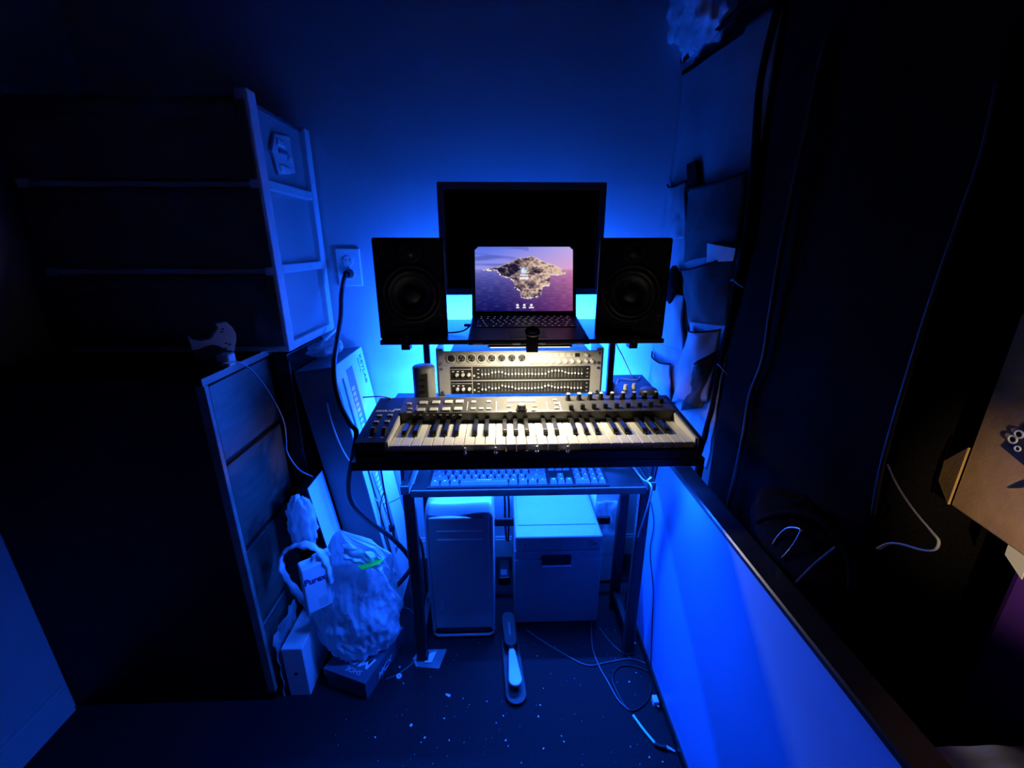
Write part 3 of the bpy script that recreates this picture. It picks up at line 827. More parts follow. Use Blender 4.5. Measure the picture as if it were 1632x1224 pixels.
for x, r_ in ((px0 + .028, .011), (px1 - .03, .011)):
    b_ = B().lathe([(r_, 0), (r_, .003), (r_ * .75, .0035), (r_ * .7, .0018), (0, .0018)], 24, ring_mtx(x, py0, .329)).out('power_button', 'printer_front', pr)
B().lathe([(.002, 0), (.0015, .0015), (0, .0015)], 12, ring_mtx(px0 + .062, py0, .329)).out('status_light', 'black_print', pr)
B().box(px1 - .036, px1 - .024, py0 - .0042, py0 - .003, .328, .3295, mtx=None).out('button_mark', 'black_print', pr)
B().box(px0 + .02, px1 - .02, py0 + .02, py0 + .05, 0, .006).box(px0 + .02, px1 - .02, py1 - .06, py1 - .03, 0, .006).out('foot_bar', 'rubber', pr)
# white carton with lettering behind the right legs
bx_ = thing('lettered_carton', 'white carton with dark lettering standing behind the right desk legs', 'box', (.40, 1.4, 0))
B().box(.345, .452, 1.34, 1.47, 0, .52, .003).out('carton', 'carton_white', bx_)
text('NIE', .052, 'black_print', bx_, T(.352, 1.3395, .418) @ RX(90), bold=.001)
wrap = B().grid(lambda u, v: Vector((.347 + .1 * u, 1.330 - .004 + .009 * nz((u * 4, v * 6, 1)) , .12 + .25 * v)), 18, 22, thick=.0012)
wrap.out('plastic_wrap', 'clear_plastic', bx_)
# dark gap things: rear cables between tower and printer
for nme, pts, r_, lab in (('monitor_cable', [(.02, 1.45, .74), (.005, 1.42, .62), (-.005, 1.40, .52), (.012, 1.36, .40), (.015, 1.38, .25), (.02, 1.44, .12)], .004, 'black cable dropping between tower computer and printer, left of two'),
                          ('monitor_cable', [(.03, 1.44, .74), (.035, 1.43, .60), (.03, 1.40, .50), (.025, 1.36, .42), (.03, 1.39, .3), (.028, 1.46, .1)], .004, 'black cable dropping between tower computer and printer, right of two'),
                          ('speaker_cable', [(-.262, 1.2, .766), (-.276, 1.12, .68), (-.283, 1.10, .6), (-.279, 1.10, .5), (-.268, 1.13, .4), (-.262, 1.18, .3), (-.262, 1.2, .1)], .0055, 'black cable running down beside the left desk leg')):
    B().tube(pts, r_).out(nme, 'cable_black', None, lab, 'cable')
gap = thing('power_adapter', 'dark power brick lying between tower computer and printer', 'power adapter', (.01, 1.4, 0))
B().box(-.012, .032, 1.33, 1.43, 0, .034, .005, 2).out('brick', 'rubber', gap)
B().box(-.004, .02, 1.345, 1.375, .034, .0345).out('sticker', 'carton_grey', gap)

# ================================================================ sustain pedal
sp = thing('sustain_pedal', 'piano-style sustain pedal with a metal foot plate on the carpet', 'pedal', (.035, 1.03, 0))
p0, p1 = onZ(809, 985, .02), onZ(823, 1112, .005)
ax = (Vector((p1.x, p1.y, 0)) - Vector((p0.x, p0.y, 0)))
L_ = ax.length
SM = frame((p0.x, p0.y, 0), ax, ax.cross(Vector((0, 0, -1))))
def capsule(x0, x1, r0, r1, n_=10):
    pts = [(x1 + r1 * math.sin(math.pi * i / n_), r1 * math.cos(math.pi * i / n_)) for i in range(n_ + 1)]
    pts += [(x0 - r0 * math.sin(math.pi * i / n_), -r0 * math.cos(math.pi * i / n_)) for i in range(n_ + 1)]
    return pts[::-1]
B().prism(capsule(.02, L_ - .008, .027, .031), .001, .012, SM, .002).out('base', 'rubber', sp)
B().prism(capsule(.018, .105, .024, .022), .012, .044, SM, .004).out('housing', 'rubber', sp)
PMt = SM @ T(.132, 0, .030) @ RY(-2)
B().prism(capsule(.012, .105, .011, .0205, 12), 0, .009, PMt, .003).out('foot_plate', 'aluminium', sp)
B().box(.118, .145, -.009, .009, .014, .032, .002, 1, SM).out('hinge_block', 'steel', sp)
B().box(.040, .090, -.0028, .0028, .044, .0446, 0, 1, SM).out('label_strip', 'grey_bezel', sp)

# ================================================================ left: dresser and plastic drawer tower
dr = thing('dresser', 'tall dark dresser with its drawers facing the desk', 'dresser', (-.95, 1.2, 0))
dx0, dx1, dy0, dy1, dzt = -1.214, -.655, .912, 1.488, .972
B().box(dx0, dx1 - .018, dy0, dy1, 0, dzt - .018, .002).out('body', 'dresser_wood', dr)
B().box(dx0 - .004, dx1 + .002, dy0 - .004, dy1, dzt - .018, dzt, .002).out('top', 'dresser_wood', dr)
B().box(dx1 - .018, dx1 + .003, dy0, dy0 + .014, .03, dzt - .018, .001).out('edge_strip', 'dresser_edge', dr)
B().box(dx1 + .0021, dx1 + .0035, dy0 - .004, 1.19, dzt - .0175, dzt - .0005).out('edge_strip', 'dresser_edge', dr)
B().box(dx1 - .018, dx1 - .002, dy0, dy1, 0, .03).out('plinth', 'dresser_wood', dr)
zs = [.952, .748, .502, .262, .034]
for a, b in zip(zs, zs[1:]):
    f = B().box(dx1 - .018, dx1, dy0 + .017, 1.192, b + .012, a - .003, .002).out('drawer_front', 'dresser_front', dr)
    B().box(dx1 - .016, dx1 - .006, dy0 + .017, 1.192, b + .0015, b + .011, .001).out('finger_groove', 'dresser_wood', f)
B().box(dx1 - .018, dx1 - .001, 1.195, dy1, .03, dzt - .018).out('fixed_panel', 'dresser_wood', dr)

ch = thing('drawer_tower', 'frosted plastic three-drawer tower standing on the dark dresser', 'drawer unit', (-.87, 1.32, dzt))
cx0, cx1, cy0, cy1, cz0, cz1 = -1.15, -.572, 1.15, 1.488, dzt + .001, 1.582
for x in (cx0, cx1 - .03):
    B().box(x, x + .03, cy0, cy0 + .040, cz0, cz1 + .012, .004, 2).out('corner_post', 'frosted_plastic', ch)
    B().box(x, x + .03, cy1 - .036, cy1, cz0, cz1, .004, 2).out('corner_post', 'frosted_plastic', ch)
lev = [cz0, cz0 + .205, cz0 + .410, cz1 - .012]
for i, z in enumerate(lev):
    h = .024 if i < 3 else .008
    if i < 3:
        for x in (cx0, cx1 - .026):
            B().box(x + .002, x + .024, cy0 + .04, cy1 - .036, z, z + h, .003, 2).out('side_rail', 'frosted_plastic', ch)
        B().box(cx0 + .03, cx1 - .03, cy0 + .004, cy0 + .03, z, z + .016, .003).out('front_rail', 'frosted_plastic', ch)
B().box(cx0 + .01, cx1 - .01, cy0 + .006, cy1 - .004, cz1 - .012, cz1 - .004, .002).out('top_panel', 'drawer_dark', ch)
for i in range(3):
    za, zb = lev[i] + (.024 if i else .024), lev[i + 1]
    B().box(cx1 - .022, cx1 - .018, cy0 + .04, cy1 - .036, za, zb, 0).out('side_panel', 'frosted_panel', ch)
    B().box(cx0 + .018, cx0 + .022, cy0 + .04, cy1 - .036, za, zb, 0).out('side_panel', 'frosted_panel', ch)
    d_ = B().box(cx0 + .034, cx1 - .034, cy0 + .012, cy1 - .02, lev[i] + .020, zb - .012, .004).out('drawer', 'drawer_dark', ch)
    B().box(cx0 + .004, cx1 - .006, cy0 - .006, cy0 - .001, lev[i] + .018, zb - .002, .002).out('drawer_front', 'drawer_dark', d_)
    lip = [(-.26, 0), (.26, 0), (.26, -.026), (.02, -.034), (-.0, -.022), (-.14, -.022), (-.16, -.030), (-.26, -.026)]
    B().prism(lip, -.010, .0, T((cx0 + cx1) / 2, cy0 - .006, zb - .014) @ RX(90) @ Matrix.Diagonal((1, 1, -1, 1)), .002).out('pull_lip', 'drawer_dark', d_)
# white moulded pack clipped to the top side panel
mp = thing('moulded_pack', 'white moulded plastic pack inside the top side frame of the drawer tower', 'plastic pack', (cx1 - .014, 1.33, 1.43))
poly = [onX(x, y, cx1 - .012) for x, y in ((436, 212), (461, 218), (463, 240), (470, 276), (443, 279), (436, 250), (432, 240))]
XY2 = Matrix(((0, 0, 1, 0), (1, 0, 0, 0), (0, 1, 0, 0), (0, 0, 0, 1)))
B().prism([(p.y, p.z) for p in poly], cx1 - .0178, cx1 - .009, XY2, .002).out('shell', 'frosted_plastic', mp)
for x, y, w, h in ((446, 228, .045, .018), (450, 243, .05, .012), (461, 254, .03, .016), (452, 270, .05, .02)):
    p = onX(x, y, cx1 - .010)
    B().box(cx1 - .010, cx1 - .004, p.y - w / 2, p.y + w / 2, p.z - h / 2, p.z + h / 2, .003).out('ridge', 'white_plastic' if y != 243 else 'carton_grey', mp)

# ---- outlet extender with charger and braided cable on the dresser top
ex = thing('outlet_extender', 'white curved outlet extender lying on the dresser top', 'outlet extender', (-.70, 1.04, dzt))
EY = 1.045
op = [(150, 290), (230, 340), (320, 355), (450, 330), (510, 250), (550, 180), (515, 130), (660, 105), (740, 180), (785, 260), (790, 340), (760, 490), (660, 470), (560, 420), (480, 405), (380, 430), (330, 455), (210, 480), (195, 400)]
EN = Vector((.62, -.78, 0)); E0 = Vector((-.69, EY, 0))
EM = frame(E0, (.78, .62, 0), (0, 0, 1))
pts = [EM.inverted() @ onP(280 + a / 8.16, 500 + b / 8.16, E0, EN) for a, b in op]
XZm = Matrix(((1, 0, 0, 0), (0, 0, 1, 0), (0, 1, 0, 0), (0, 0, 0, 1)))
B().prism([(p.x, p.y) for p in pts], -.026, 0, EM, .0015).out('shell', 'white_plastic', ex)
B().box(pts[17].x, pts[11].x, dzt + .0005, pts[13].y, -.028, -.008, .003, 1, EM).out('body', 'drawer_dark', ex)  # dark material puts the shade under the white shell into the colour
for a, b in ((610, 200), (600, 238), (655, 385), (702, 400), (650, 450)):
    p = EM.inverted() @ onP(280 + a / 8.16, 500 + b / 8.16, E0, EN)
    B().box(p.x - .0032, p.x + .0032, p.y - .0015, p.y + .0015, -.001, .0008, 0, 1, EM).out('socket_slot', 'black_print', ex)
cb = thing('usb_charger', 'small white charging cube in front of the outlet extender', 'charger', (-.66, 1.03, dzt))
q0 = onY(348, 581, 1.01)
B().box(q0.x, q0.x + .030, 1.005, 1.035, dzt, dzt + .030, .004, 2).out('cube', 'white_plastic', cb)
B().box(q0.x + .005, q0.x + .025, 1.003, 1.0055, dzt + .006, dzt + .014, .001).out('port', 'black_print', cb)
bc = [Vector((q0.x + .015, 1.003, dzt + .010)), Vector((q0.x + .025, .990, dzt + .014)), onX(383, 578, -.642), onX(410, 600, -.635), onX(436, 638, -.62), onX(452, 672, -.605), onX(456, 700, -.60), onX(458, 722, -.595), onX(475, 747, -.585), onX(492, 757, -.575), onX(520, 768, -.56)]
B().tube(bc, .0022, 8, 8).out('braided_cable', 'cable_grey', None, 'grey braided cable trailing from the charging cube down the dresser drawers', 'cable')

# ================================================================ cartons between dresser and desk
bb_ = thing('black_panel_box', 'glossy black flat box standing against the dresser drawers', 'box', (-.63, 1.32, 0))
B().box(-.648, -.606, 1.20, 1.46, 0, .955, .004, 2).out('box', 'glossy_black', bb_)
B().box(-.6062, -.6050, 1.203, 1.207, .10, .93).out('edge_highlight', 'steel', bb_)  # steel sliver standing in for the highlight along the glossy edge
kc = thing('keyboard_carton', 'white music keyboard carton leaning upright beside the desk', 'box', (-.45, 1.35, 0))
lean = 8.0
ML = T(-.478, 0, 0) @ RY(-lean)                  # local x across, z up the box; rests on its lower left edge
cw, chh, ca, cb_ = .118, .905, 1.215, 1.486
B().box(0, cw - .001, ca, cb_, 0, chh, .002, 1, ML).out('carton', 'carton_grey', kc)  # grey puts the shade of the unlit faces into the white carton
B().box(cw - .001, cw, ca + .002, cb_ - .002, .002, chh - .002, 0, 1, ML).out('printed_side', 'carton_white', kc)
F = ML @ frame((cw + .0002, cb_ - .006, chh - .03), (0, 0, -1), (0, 1, 0))   # reading downwards
FS = F @ T(-.01, -.045, 0)
text('KEYLAB', .030, 'black_print', kc, FS @ T(.0, .004, 0))
text('ESSENTIAL', .011, 'black_print', kc, FS @ T(.005, -.018, 0))
pic = B().box(.015, .72, -.135, -.080, 0, .0008, 0, 1, FS).out('keyboard_picture', 'carton_grey', kc)
for i in range(34):
    B().box(.075 + i * .0185, .088 + i * .0185, -.133, -.106, .0008, .0014, 0, 1, FS).out('printed_key', 'carton_white', pic)
B().box(.03, .72, -.182, -.170, 0, .0008, 0, 1, FS).out('caption_bar', 'black_print', kc)
# second slim white box
wb = thing('slim_white_box', 'slim white box leaning in front of the keyboard carton', 'box', (-.53, 1.17, 0))
M2 = T(-.508, 0, 0) @ RY(-8.0)
B().box(0, .030, 1.095, 1.205, 0, .585, .002, 1, M2).out('sleeve', 'glossy_black', wb)
B().box(.030, .0312, 1.097, 1.203, .004, .582, 0, 1, M2).out('white_face', 'carton_white', wb)
# tall clear bag lying on top of the carton
tb = thing('clear_bag', 'crumpled clear plastic bag with a white lid on top of the leaning cartons', 'plastic bag', (-.6, 1.38, .9))
def crumple(c, rx, ry, rz, amp, seed, nu_=36, nv_=22, pw=1.0):
    def f(u, v):
        a = u * 2 * math.pi; b = -math.pi / 2 + v * math.pi
        d = Vector((math.cos(a) * math.cos(b), math.sin(a) * math.cos(b), math.sin(b)))
        k = 1 + amp * (noise.ridged_multi_fractal(d * 1.7 + Vector((seed, 0, 0)), 1., 2.2, 4, 1., 2.) - 1.0) * .6 + amp * .6 * noise.noise(d * 5 + Vector((0, seed, 0)))
        return Vector((c[0] + rx * d.x * k, c[1] + ry * d.y * k, c[2] + rz * (abs(d.z) ** pw) * (1 if d.z > 0 else -1) * k))
    return f
B().grid(crumple((-.565, 1.36, .936), .045, .075, .022, .35, 3), 36, 18, True).out('film', 'clear_plastic', tb)
B().tube([(-.58, 1.33, .935), (-.56, 1.38, .965), (-.545, 1.43, .985)], .006, 8).out('tube', 'white_plastic', tb)
B().lathe([(0, 0), (.03, 0), (.03, .006), (.02, .01), (0, .012)], 24, T(-.545, 1.385, .935) @ RX(60) @ RY(20)).out('lid', 'white_plastic', tb)
wt = B().tube([onY(521, 642, 1.205), onY(527, 668, 1.2), onY(538, 700, 1.19), onY(550, 725, 1.17), onY(563, 743, 1.14)], .003, 8).out('white_cable', 'cable_white', None, 'short white cable hanging in front of the leaning keyboard carton', 'cable')

# ---- cables hanging on the wall side of the desk, left
for nme, pts, r_, m_, lab in (
    ('audio_cable', [(606, 740, 1.2), (612, 780, 1.2), (618, 815, 1.2), (624, 838, 1.2)], .0028, 'cable_black', None),
    ('thin_cable', [(575, 755, 1.25), (590, 775, 1.25), (598, 795, 1.25), (612, 802, 1.25), (630, 797, 1.25), (648, 785, 1.25)], .0022, 'cable_white', 'thin white cable looping under the left end of the desk'),
    ('thin_cable', [(612, 785, 1.24), (606, 805, 1.24), (608, 835, 1.24), (616, 865, 1.24), (626, 900, 1.24), (620, 930, 1.24)], .0018, 'cable_black', 'thin dark cable curving down the carton under the desk'),
    ('thin_cable', [(593, 752, 1.28), (600, 775, 1.28), (608, 795, 1.28), (620, 830, 1.28), (634, 870, 1.28)], .0018, 'cable_grey', 'thin grey cable crossing the carton under the desk')):
    P_ = [onY(x, y, d) for x, y, d in pts]
    if lab: B().tube(P_, r_).out(nme, m_, None, lab, 'cable')
    else:
        t = thing('audio_cable', 'black cable with a plug end dangling under the left of the desk', 'cable', P_[-1])
        B().tube(P_, r_).out('cord', m_, t)
        e = P_[-1]
        B().box(e.x - .009, e.x + .009, e.y - .007, e.y + .007, e.z - .022, e.z + .004, .003).cyl(e + Vector((.002, 0, -.02)), e + Vector((.006, 0, -.05)), .005, .003, 12).out('plug', 'rubber', t)

# ---- narrow white product box on the floor
ab = thing('white_product_box', 'narrow white product box standing at the foot of the dresser', 'box', (-.59, 1.0, 0))
B().box(-.619, -.560, .922, 1.075, 0, .178, .002).out('box', 'apple_white', ab)
B().lathe([(0, 0), (.005, 0), (.005, .0006), (0, .0006)], 16, T(-.590, .9222, .085) @ RX(90)).out('printed_dot', 'black_print', ab)
fl = B().grid(lambda u, v: Vector((-.633 + .008 * nz((u * 5, v * 7, 2)) + .006 * v, .918 + .13 * u + .02 * nz((u * 4, v * 5, 5)), .0 + .23 * v + .02 * nz((u * 6, 1, v * 3)) * v)), 20, 26, thick=.0012)
fl.out('plastic_film', 'clear_plastic', None, 'crinkled clear film standing between dresser and narrow white box', 'plastic film')
# ---- shoe box
sb = thing('shoe_box', 'dark shoe box with pale lettering under the shopping bag', 'box', (-.42, 1.02, 0))
A_, B_, C_ = Vector((-.528, .951, 0)), Vector((-.390, .900, 0)), Vector((-.311, 1.083, 0))
S = frame(A_, B_ - A_, C_ - B_)
sw_, sd_ = (B_ - A_).length, (C_ - B_).length
B().box(.003, sw_ - .003, .003, sd_ - .003, 0, .062, .001, 1, S).out('tray', 'shoe_card', sb)
B().box(0, sw_, 0, sd_, .040, .067, .001, 1, S).out('lid', 'shoe_card', sb)
U_ = S @ T(sw_ - .012, .046, .0672) @ RZ(180)
text('SHOE', .021, 'shoe_print', sb, U_ @ T(.018, .016, 0), bold=-.0002)
text('MCK', .048, 'shoe_print', sb, U_ @ T(.0, -.026, 0), bold=.0012, shear=.25)
text('CIL', .018, 'white_print', sb, S @ T(sw_ - .008, sd_ - .024, .0672) @ RZ(180), bold=.0005)
text('MCX', .030, 'shoe_print', sb, S @ T(sw_ + .0003, .055, .042) @ RZ(90) @ RX(90) @ RZ(0) @ T(0, -.028, 0), bold=.0005, shear=.25)
# ---- shopping bag and detergent pack
sg = thing('shopping_bag', 'full translucent plastic shopping bag with a looped handle on the shoe box', 'plastic bag', (-.42, 1.0, .067))
prof = [(.0685, -.438, 1.03, .060, .040), (.082, -.440, 1.03, .100, .066), (.13, -.436, 1.03, .116, .074), (.19, -.436, 1.03, .122, .076), (.25, -.436, 1.03, .118, .073), (.31, -.429, 1.03, .105, .066), (.36, -.418, 1.03, .092, .056), (.40, -.413, 1.03, .082, .044), (.435, -.426, 1.03, .062, .03), (.465, -.448, 1.03, .028, .014), (.482, -.455, 1.03, .008, .006)]
def bag(u, v):
    k = v * (len(prof) - 1); i = min(int(k), len(prof) - 2); t = k - i
    t = t * t * (3 - 2 * t)
    z, cx_, cy_, rx, ry = [a + (b - a) * t for a, b in zip(prof[i], prof[i + 1])]
    a = u * 2 * math.pi
    q = Vector((math.cos(a) * 2.2, math.sin(a) * 2.2, z * 9))
    fold = noise.ridged_multi_fractal(q * .9 + Vector((4.1, 0, 0)), 1., 2.1, 4, 1., 2.) - 1.1
    diag = math.sin(a * 5 + z * 34 + 3 * noise.noise(q)) * .05
    fine = noise.ridged_multi_fractal(Vector((q.x * 2.4 + z * 14, q.y * 2.4, z * 16)), .9, 2.2, 4, 1., 2.) - 1.
    s = 1 + (.10 * fold + .05 * noise.noise(q * 2.3) + .075 * fine + diag * (.7 + v)) * min(1, v * 6)
    return Vector((cx_ + rx * s * math.cos(a), cy_ + ry * s * math.sin(a), max(.0685, z + .008 * noise.noise(q * 1.7) * min(1, v * 5))))
B().grid(bag, 170, 140, True).out('bag_body', 'bag_plastic', sg)
hl = [onY(x, y, .965) for x, y in ((497, 978), (482, 955), (462, 930), (449, 905), (450, 884), (466, 871), (490, 868), (510, 880), (522, 900), (530, 925))]
B().tube(hl, lambda t: .010 + .0035 * math.sin(t * 23) * math.sin(t * 61) + .008 * abs(t - .5), 12, 12, .4).out('handle', 'bag_plastic', sg)
tl = B().grid(lambda u, v: onY(548 + 62 * u + 6 * nz((u * 4, v * 4, 2)), 864 + 36 * u * (1 if v > .3 else .7) + 26 * v * (1 - u * .7), .955) + Vector((0, .02 * nz((u * 5, v * 5, 3)) - .006 * math.sin(v * 9), 0)), 24, 18, thick=.001)
tl.out('top_fold', 'bag_plastic', sg)
g_ = [onY(x, y, d) for x, y, d in ((569, 903, .945), (578, 908, .925), (603, 899, .925), (611, 891, .945), (600, 892, .955))]
B().slab(g_, .002).out('green_tag', 'green_tag', sg, 'bright green tag')
px_ = thing('detergent_pack', 'white detergent pack lettered in violet, poking out of the shopping bag', 'pack', (-.52, .96, .25))
PN = Vector((.60, -.80, 0)); PP = Vector((-.54, .908, 0))
PF = frame(PP, (.80, .60, 0), (0, 0, 1)); PI = PF.inverted()
e0, e1 = PI @ onP(479, 910, PP, PN), PI @ onP(531, 962, PP, PN)
B().box(e0.x, e1.x, e1.y, e0.y, -.04, 0, .004, 2, PF).out('pack', 'carton_white', px_)
B().prism([(0, 0), (.05, 0), (.046, .018), (.006, .014)], -.03, -.012, PF @ T(e0.x + .03, e0.y - .001, 0), .002).out('folded_top', 'carton_white', px_)
tp = PI @ onP(488, 934, PP, PN)
text('Purex', .0225, 'violet_print', px_, PF @ T(tp.x - .004, tp.y, .0002) @ RZ(-3) @ Matrix.Diagonal((1, 1.15, 1, 1)), bold=.0007)
for i in range(5): B().box(e0.x + .03, e1.x - .012, e1.y + .012 + i * .006, e1.y + .0132 + i * .006, -.0005, .0004, 0, 1, PF).out('printed_line', 'carton_grey', px_)
# second small bag wedged above
B().grid(crumple((-.560, 1.04, .505), .036, .035, .085, .30, 11), 40, 30, True).out('crumpled_sleeve', 'bag_plastic', None, 'crumpled plastic sleeve wedged upright behind the bag handle', 'plastic bag')

# ================================================================ things on the carpet
pkt = thing('plastic_packet', 'small clear zip packet lying by the left desk leg', 'plastic packet', (-.22, 1.02, 0))
pq = [onZ(x, y, .002) for x, y in ((658, 1050), (668, 1036), (712, 1035), (700, 1066), (663, 1063))]
c0 = sum(pq, Vector()) / 5
def pfan(u, v):
    a = u * 5; i = int(a) % 5; p = pq[i].lerp(pq[(i + 1) % 5], a - int(a))
    r_ = c0.lerp(p, v); r_.z = .003 + .006 * max(0, nz((r_.x * 60, r_.y * 60, 4))) * (1 - v * .7)
    return r_
B().grid(pfan, 40, 8, True).out('film', 'clear_plastic', pkt)
B().slab([onZ(x, y, .006) for x, y in ((676, 1056), (688, 1056), (696, 1038), (685, 1041))][::-1], .001).out('label', 'white_print', pkt)
cpp = onZ(636, 1079, 0)
bcp = thing('bottle_cap', 'small pale round cap lying on the carpet by the shoe box', 'cap', cpp)
B().lathe([(0, 0), (.0085, 0), (.0085, .004), (.0075, .0055), (.0065, .0045), (0, .0045)], 24, T(cpp.x, cpp.y, .0)).out('cap', 'white_plastic', bcp)
B().box(cpp.x - .003, cpp.x + .003, cpp.y - .0012, cpp.y + .0012, .0045, .0053).out('emboss', 'carton_grey', bcp)
fk = onZ(714, 1108, .001)
B().prism(capsule(-.006, .004, .0025, .004, 8), 0, .0015, T(fk.x, fk.y, .0005) @ RZ(-25)).out('paper_flake', 'paper', None, 'oval paper flake on the carpet in front of the tower computer', 'scrap')
crumbs = B()
spots = [(637, 1063), (643, 1089), (748, 1123), (776, 1118), (708, 1145), (655, 1156), (598, 1175), (671, 1183), (677, 1176), (716, 1180), (802, 1141), (791, 1152), (806, 1180), (810, 1189), (856, 1045), (858, 1142), (861, 1124), (895, 1173), (866, 1193), (831, 1216), (899, 1182), (738, 1113), (866, 1097), (1035, 1207), (1056, 1214), (1005, 1190), (1052, 1018), (1000, 1003), (970, 958), (1012, 1025), (1014, 1072), (1030, 1037), (1003, 1087)]
for x, y in spots:
    p = onZ(x, y, .0015); s_ = random.uniform(.0013, .0026) * (1.4 if random.random() < .2 else .9)
    crumbs.box(-s_, s_, -s_ * random.uniform(.4, 1), s_ * .7, -.0014, s_ * .5, 0, 1, T(p.x, p.y, .0014) @ RZ(random.uniform(0, 180)))
for i in range(130):
    x, y = random.uniform(-.45, .44), random.uniform(.62, 1.12)
    if x < -.28 and y > .86: continue
    s_ = random.uniform(.0003, .0008)
    crumbs.box(-s_, s_, -s_, s_, -.0012, s_, 0, 1, T(x, y, .0012) @ RZ(random.uniform(0, 90)))
crumbs.out('crumbs', 'crumb', None, 'tiny pale crumbs and lint scattered over the dark carpet', 'crumbs', kind='stuff')
fc = [
    ('floor_cable', [(838, 1003), (865, 1022), (895, 1040), (935, 1060), (970, 1055), (1005, 1050), (1030, 1058), (1040, 1067)], .0022, 'cable_dim', 'long cable crossing the carpet from printer to the low board'),
    ('floor_cable', [(942, 985), (944, 1030), (955, 1062), (968, 1085), (985, 1115), (1003, 1132)], .0026, 'cable_dim', 'pale cable curving out from under the printer'),
    ('floor_cable', [(1038, 1072), (1012, 1062), (988, 1062), (976, 1078), (982, 1100), (1002, 1131), (1022, 1126), (1036, 1108), (1037, 1090)], .0024, 'cable_black', 'dark cable coiled in a loop beside the low board'),
    ('floor_cable', [(955, 1000), (970, 1020), (985, 1035), (1005, 1048)], .0018, 'cable_dim', 'thin cable running to the right desk leg'),
    ('floor_cable', [(615, 1083), (635, 1074), (652, 1062), (664, 1050)], .0020, 'cable_dim', 'thin cable between shoe box and clear packet'),
    ('floor_cable', [(640, 968), (655, 973), (664, 990), (668, 1008)], .0020, 'cable_dim', 'thin cable curving behind the left desk leg'),
]
for nme, pts, r_, m_, lab in fc:
    B().tube([onZ(x, y, r_ + .0004) for x, y in pts], r_).out(nme, m_, None, lab, 'cable', 'cables on the carpet')
gc = thing('green_cable', 'cable with a pale green sleeve and blue tip on the carpet at lower right', 'cable', onZ(1040, 1165, 0))
B().tube([onZ(x, y, .005) for x, y in ((1009, 1140), (1025, 1162), (1044, 1185))], .0036, 8).out('sleeve', 'cable_green', gc)
B().tube([onZ(x, y, .006) for x, y in ((1044, 1185), (1053, 1190), (1062, 1191))], .0055, 8).out('grip', 'rubber', gc)
B().tube([onZ(x, y, .005) for x, y in ((1062, 1191), (1069, 1194), (1076, 1198))], lambda t: .005 - .003 * t, 8).out('tip', 'white_plastic', gc)
wp = thing('wall_plug', 'small white plug on the carpet against the low board', 'plug', onZ(1046, 1117, 0))
wq = onZ(1045, 1117, .01)
B().box(wq.x - .009, wq.x + .006, wq.y - .011, wq.y + .011, 0, .020, .002, 2).out('body', 'white_plastic', wp)
B().box(wq.x - .001, wq.x + .004, wq.y - .018, wq.y - .011, .006, .012).out('prong', 'steel', wp)

# ================================================================ right: low board with black frame, wardrobe, organizer
lb = thing('low_board', 'low side board, blue light put into its colour, with a black frame at the right of the desk', 'board', (.475, .4, 0))
bz = .700
X0 = .454
pan = [(-.9, .03), (1.215, .03), (1.075, bz - .012), (-.9, bz - .012)]
B().prism(pan, X0, X0 + .02, YZ).out('panel', 'board_lit_blue', lb)
B().box(X0 - .004, X0 + .046, -.9, 1.085, bz - .014, bz, .003).out('top_rim', 'black_laminate', lb)
B().box(X0 - .006, X0 + .03, -.9, 1.215, 0, .032, .003).out('bottom_rim', 'black_laminate', lb)
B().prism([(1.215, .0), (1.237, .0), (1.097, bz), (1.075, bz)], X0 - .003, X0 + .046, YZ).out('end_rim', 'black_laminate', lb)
B().box(X0 + .021, X0 + .026, -.9, 1.0, .03, bz - .015).out('backing', 'black_laminate', lb)
B().tube([onX(x, y, X0 - .003) for x, y in ((1037, 800), (1042, 835), (1036, 880), (1041, 940), (1039, 1000), (1037, 1062))], .0016).out('wall_wire', 'cable_black', None, 'thin dark wire running down the low board', 'cable')

wd = thing('fabric_wardrobe', 'tall dark fabric wardrobe with piped seams on the right', 'wardrobe', (.9, .85, 0))
WX, WY0, WY1 = .625, .59, 1.10
def cloth(u, v):
    y = WY0 + (WY1 - WY0) * u; z = .0 + 2.05 * v
    return Vector((WX + .012 * noise.noise(Vector((y * 5, z * 1.6, 2))) + .006 * noise.noise(Vector((y * 14, z * 5, 6))), y, z))
B().grid(cloth, 30, 50, thick=.003).out('front_cloth', 'fabric_dark', wd)
B().box(WX + .02, 1.15, WY0 + .004, WY1 - .004, 0, 2.05, .01).out('cover', 'fabric_dark', wd)
def seam(pts, r_, nm='piping'):
    B().tube([onX(x, y, WX - .014) for x, y in pts], r_, 8).out(nm, 'piping', wd)
seam([(1318, 60), (1303, 120), (1285, 210), (1262, 310), (1243, 410), (1228, 500), (1216, 575), (1196, 630), (1186, 690), (1176, 740), (1162, 800), (1152, 850)], .0055)
B().tube([onX(x, y, WX - .010) for x, y in ((1592, 130), (1568, 240), (1530, 350), (1488, 470), (1450, 590), (1420, 690), (1402, 760), (1392, 820))], .004, 8).out('piping', 'piping', wd)
B().tube([onX(x, y, WX - .012) for x, y in ((1245, 0), (1215, 130), (1205, 250), (1192, 380), (1176, 450), (1166, 510), (1150, 580), (1140, 640), (1124, 700), (1112, 760))], .012, 10).out('edge_pole', 'fabric_dark', wd)
for x, y in ((1172, 448), (1150, 584)):
    p = onX(x, y, WX - .026)
    B().tube([p + Vector((0, .02, 0)), p + Vector((-.006, .0, .004)), p + Vector((-.002, -.02, -.004)), p + Vector((.006, -.035, -.012))], .0035, 7).out('tie', 'piping', wd)
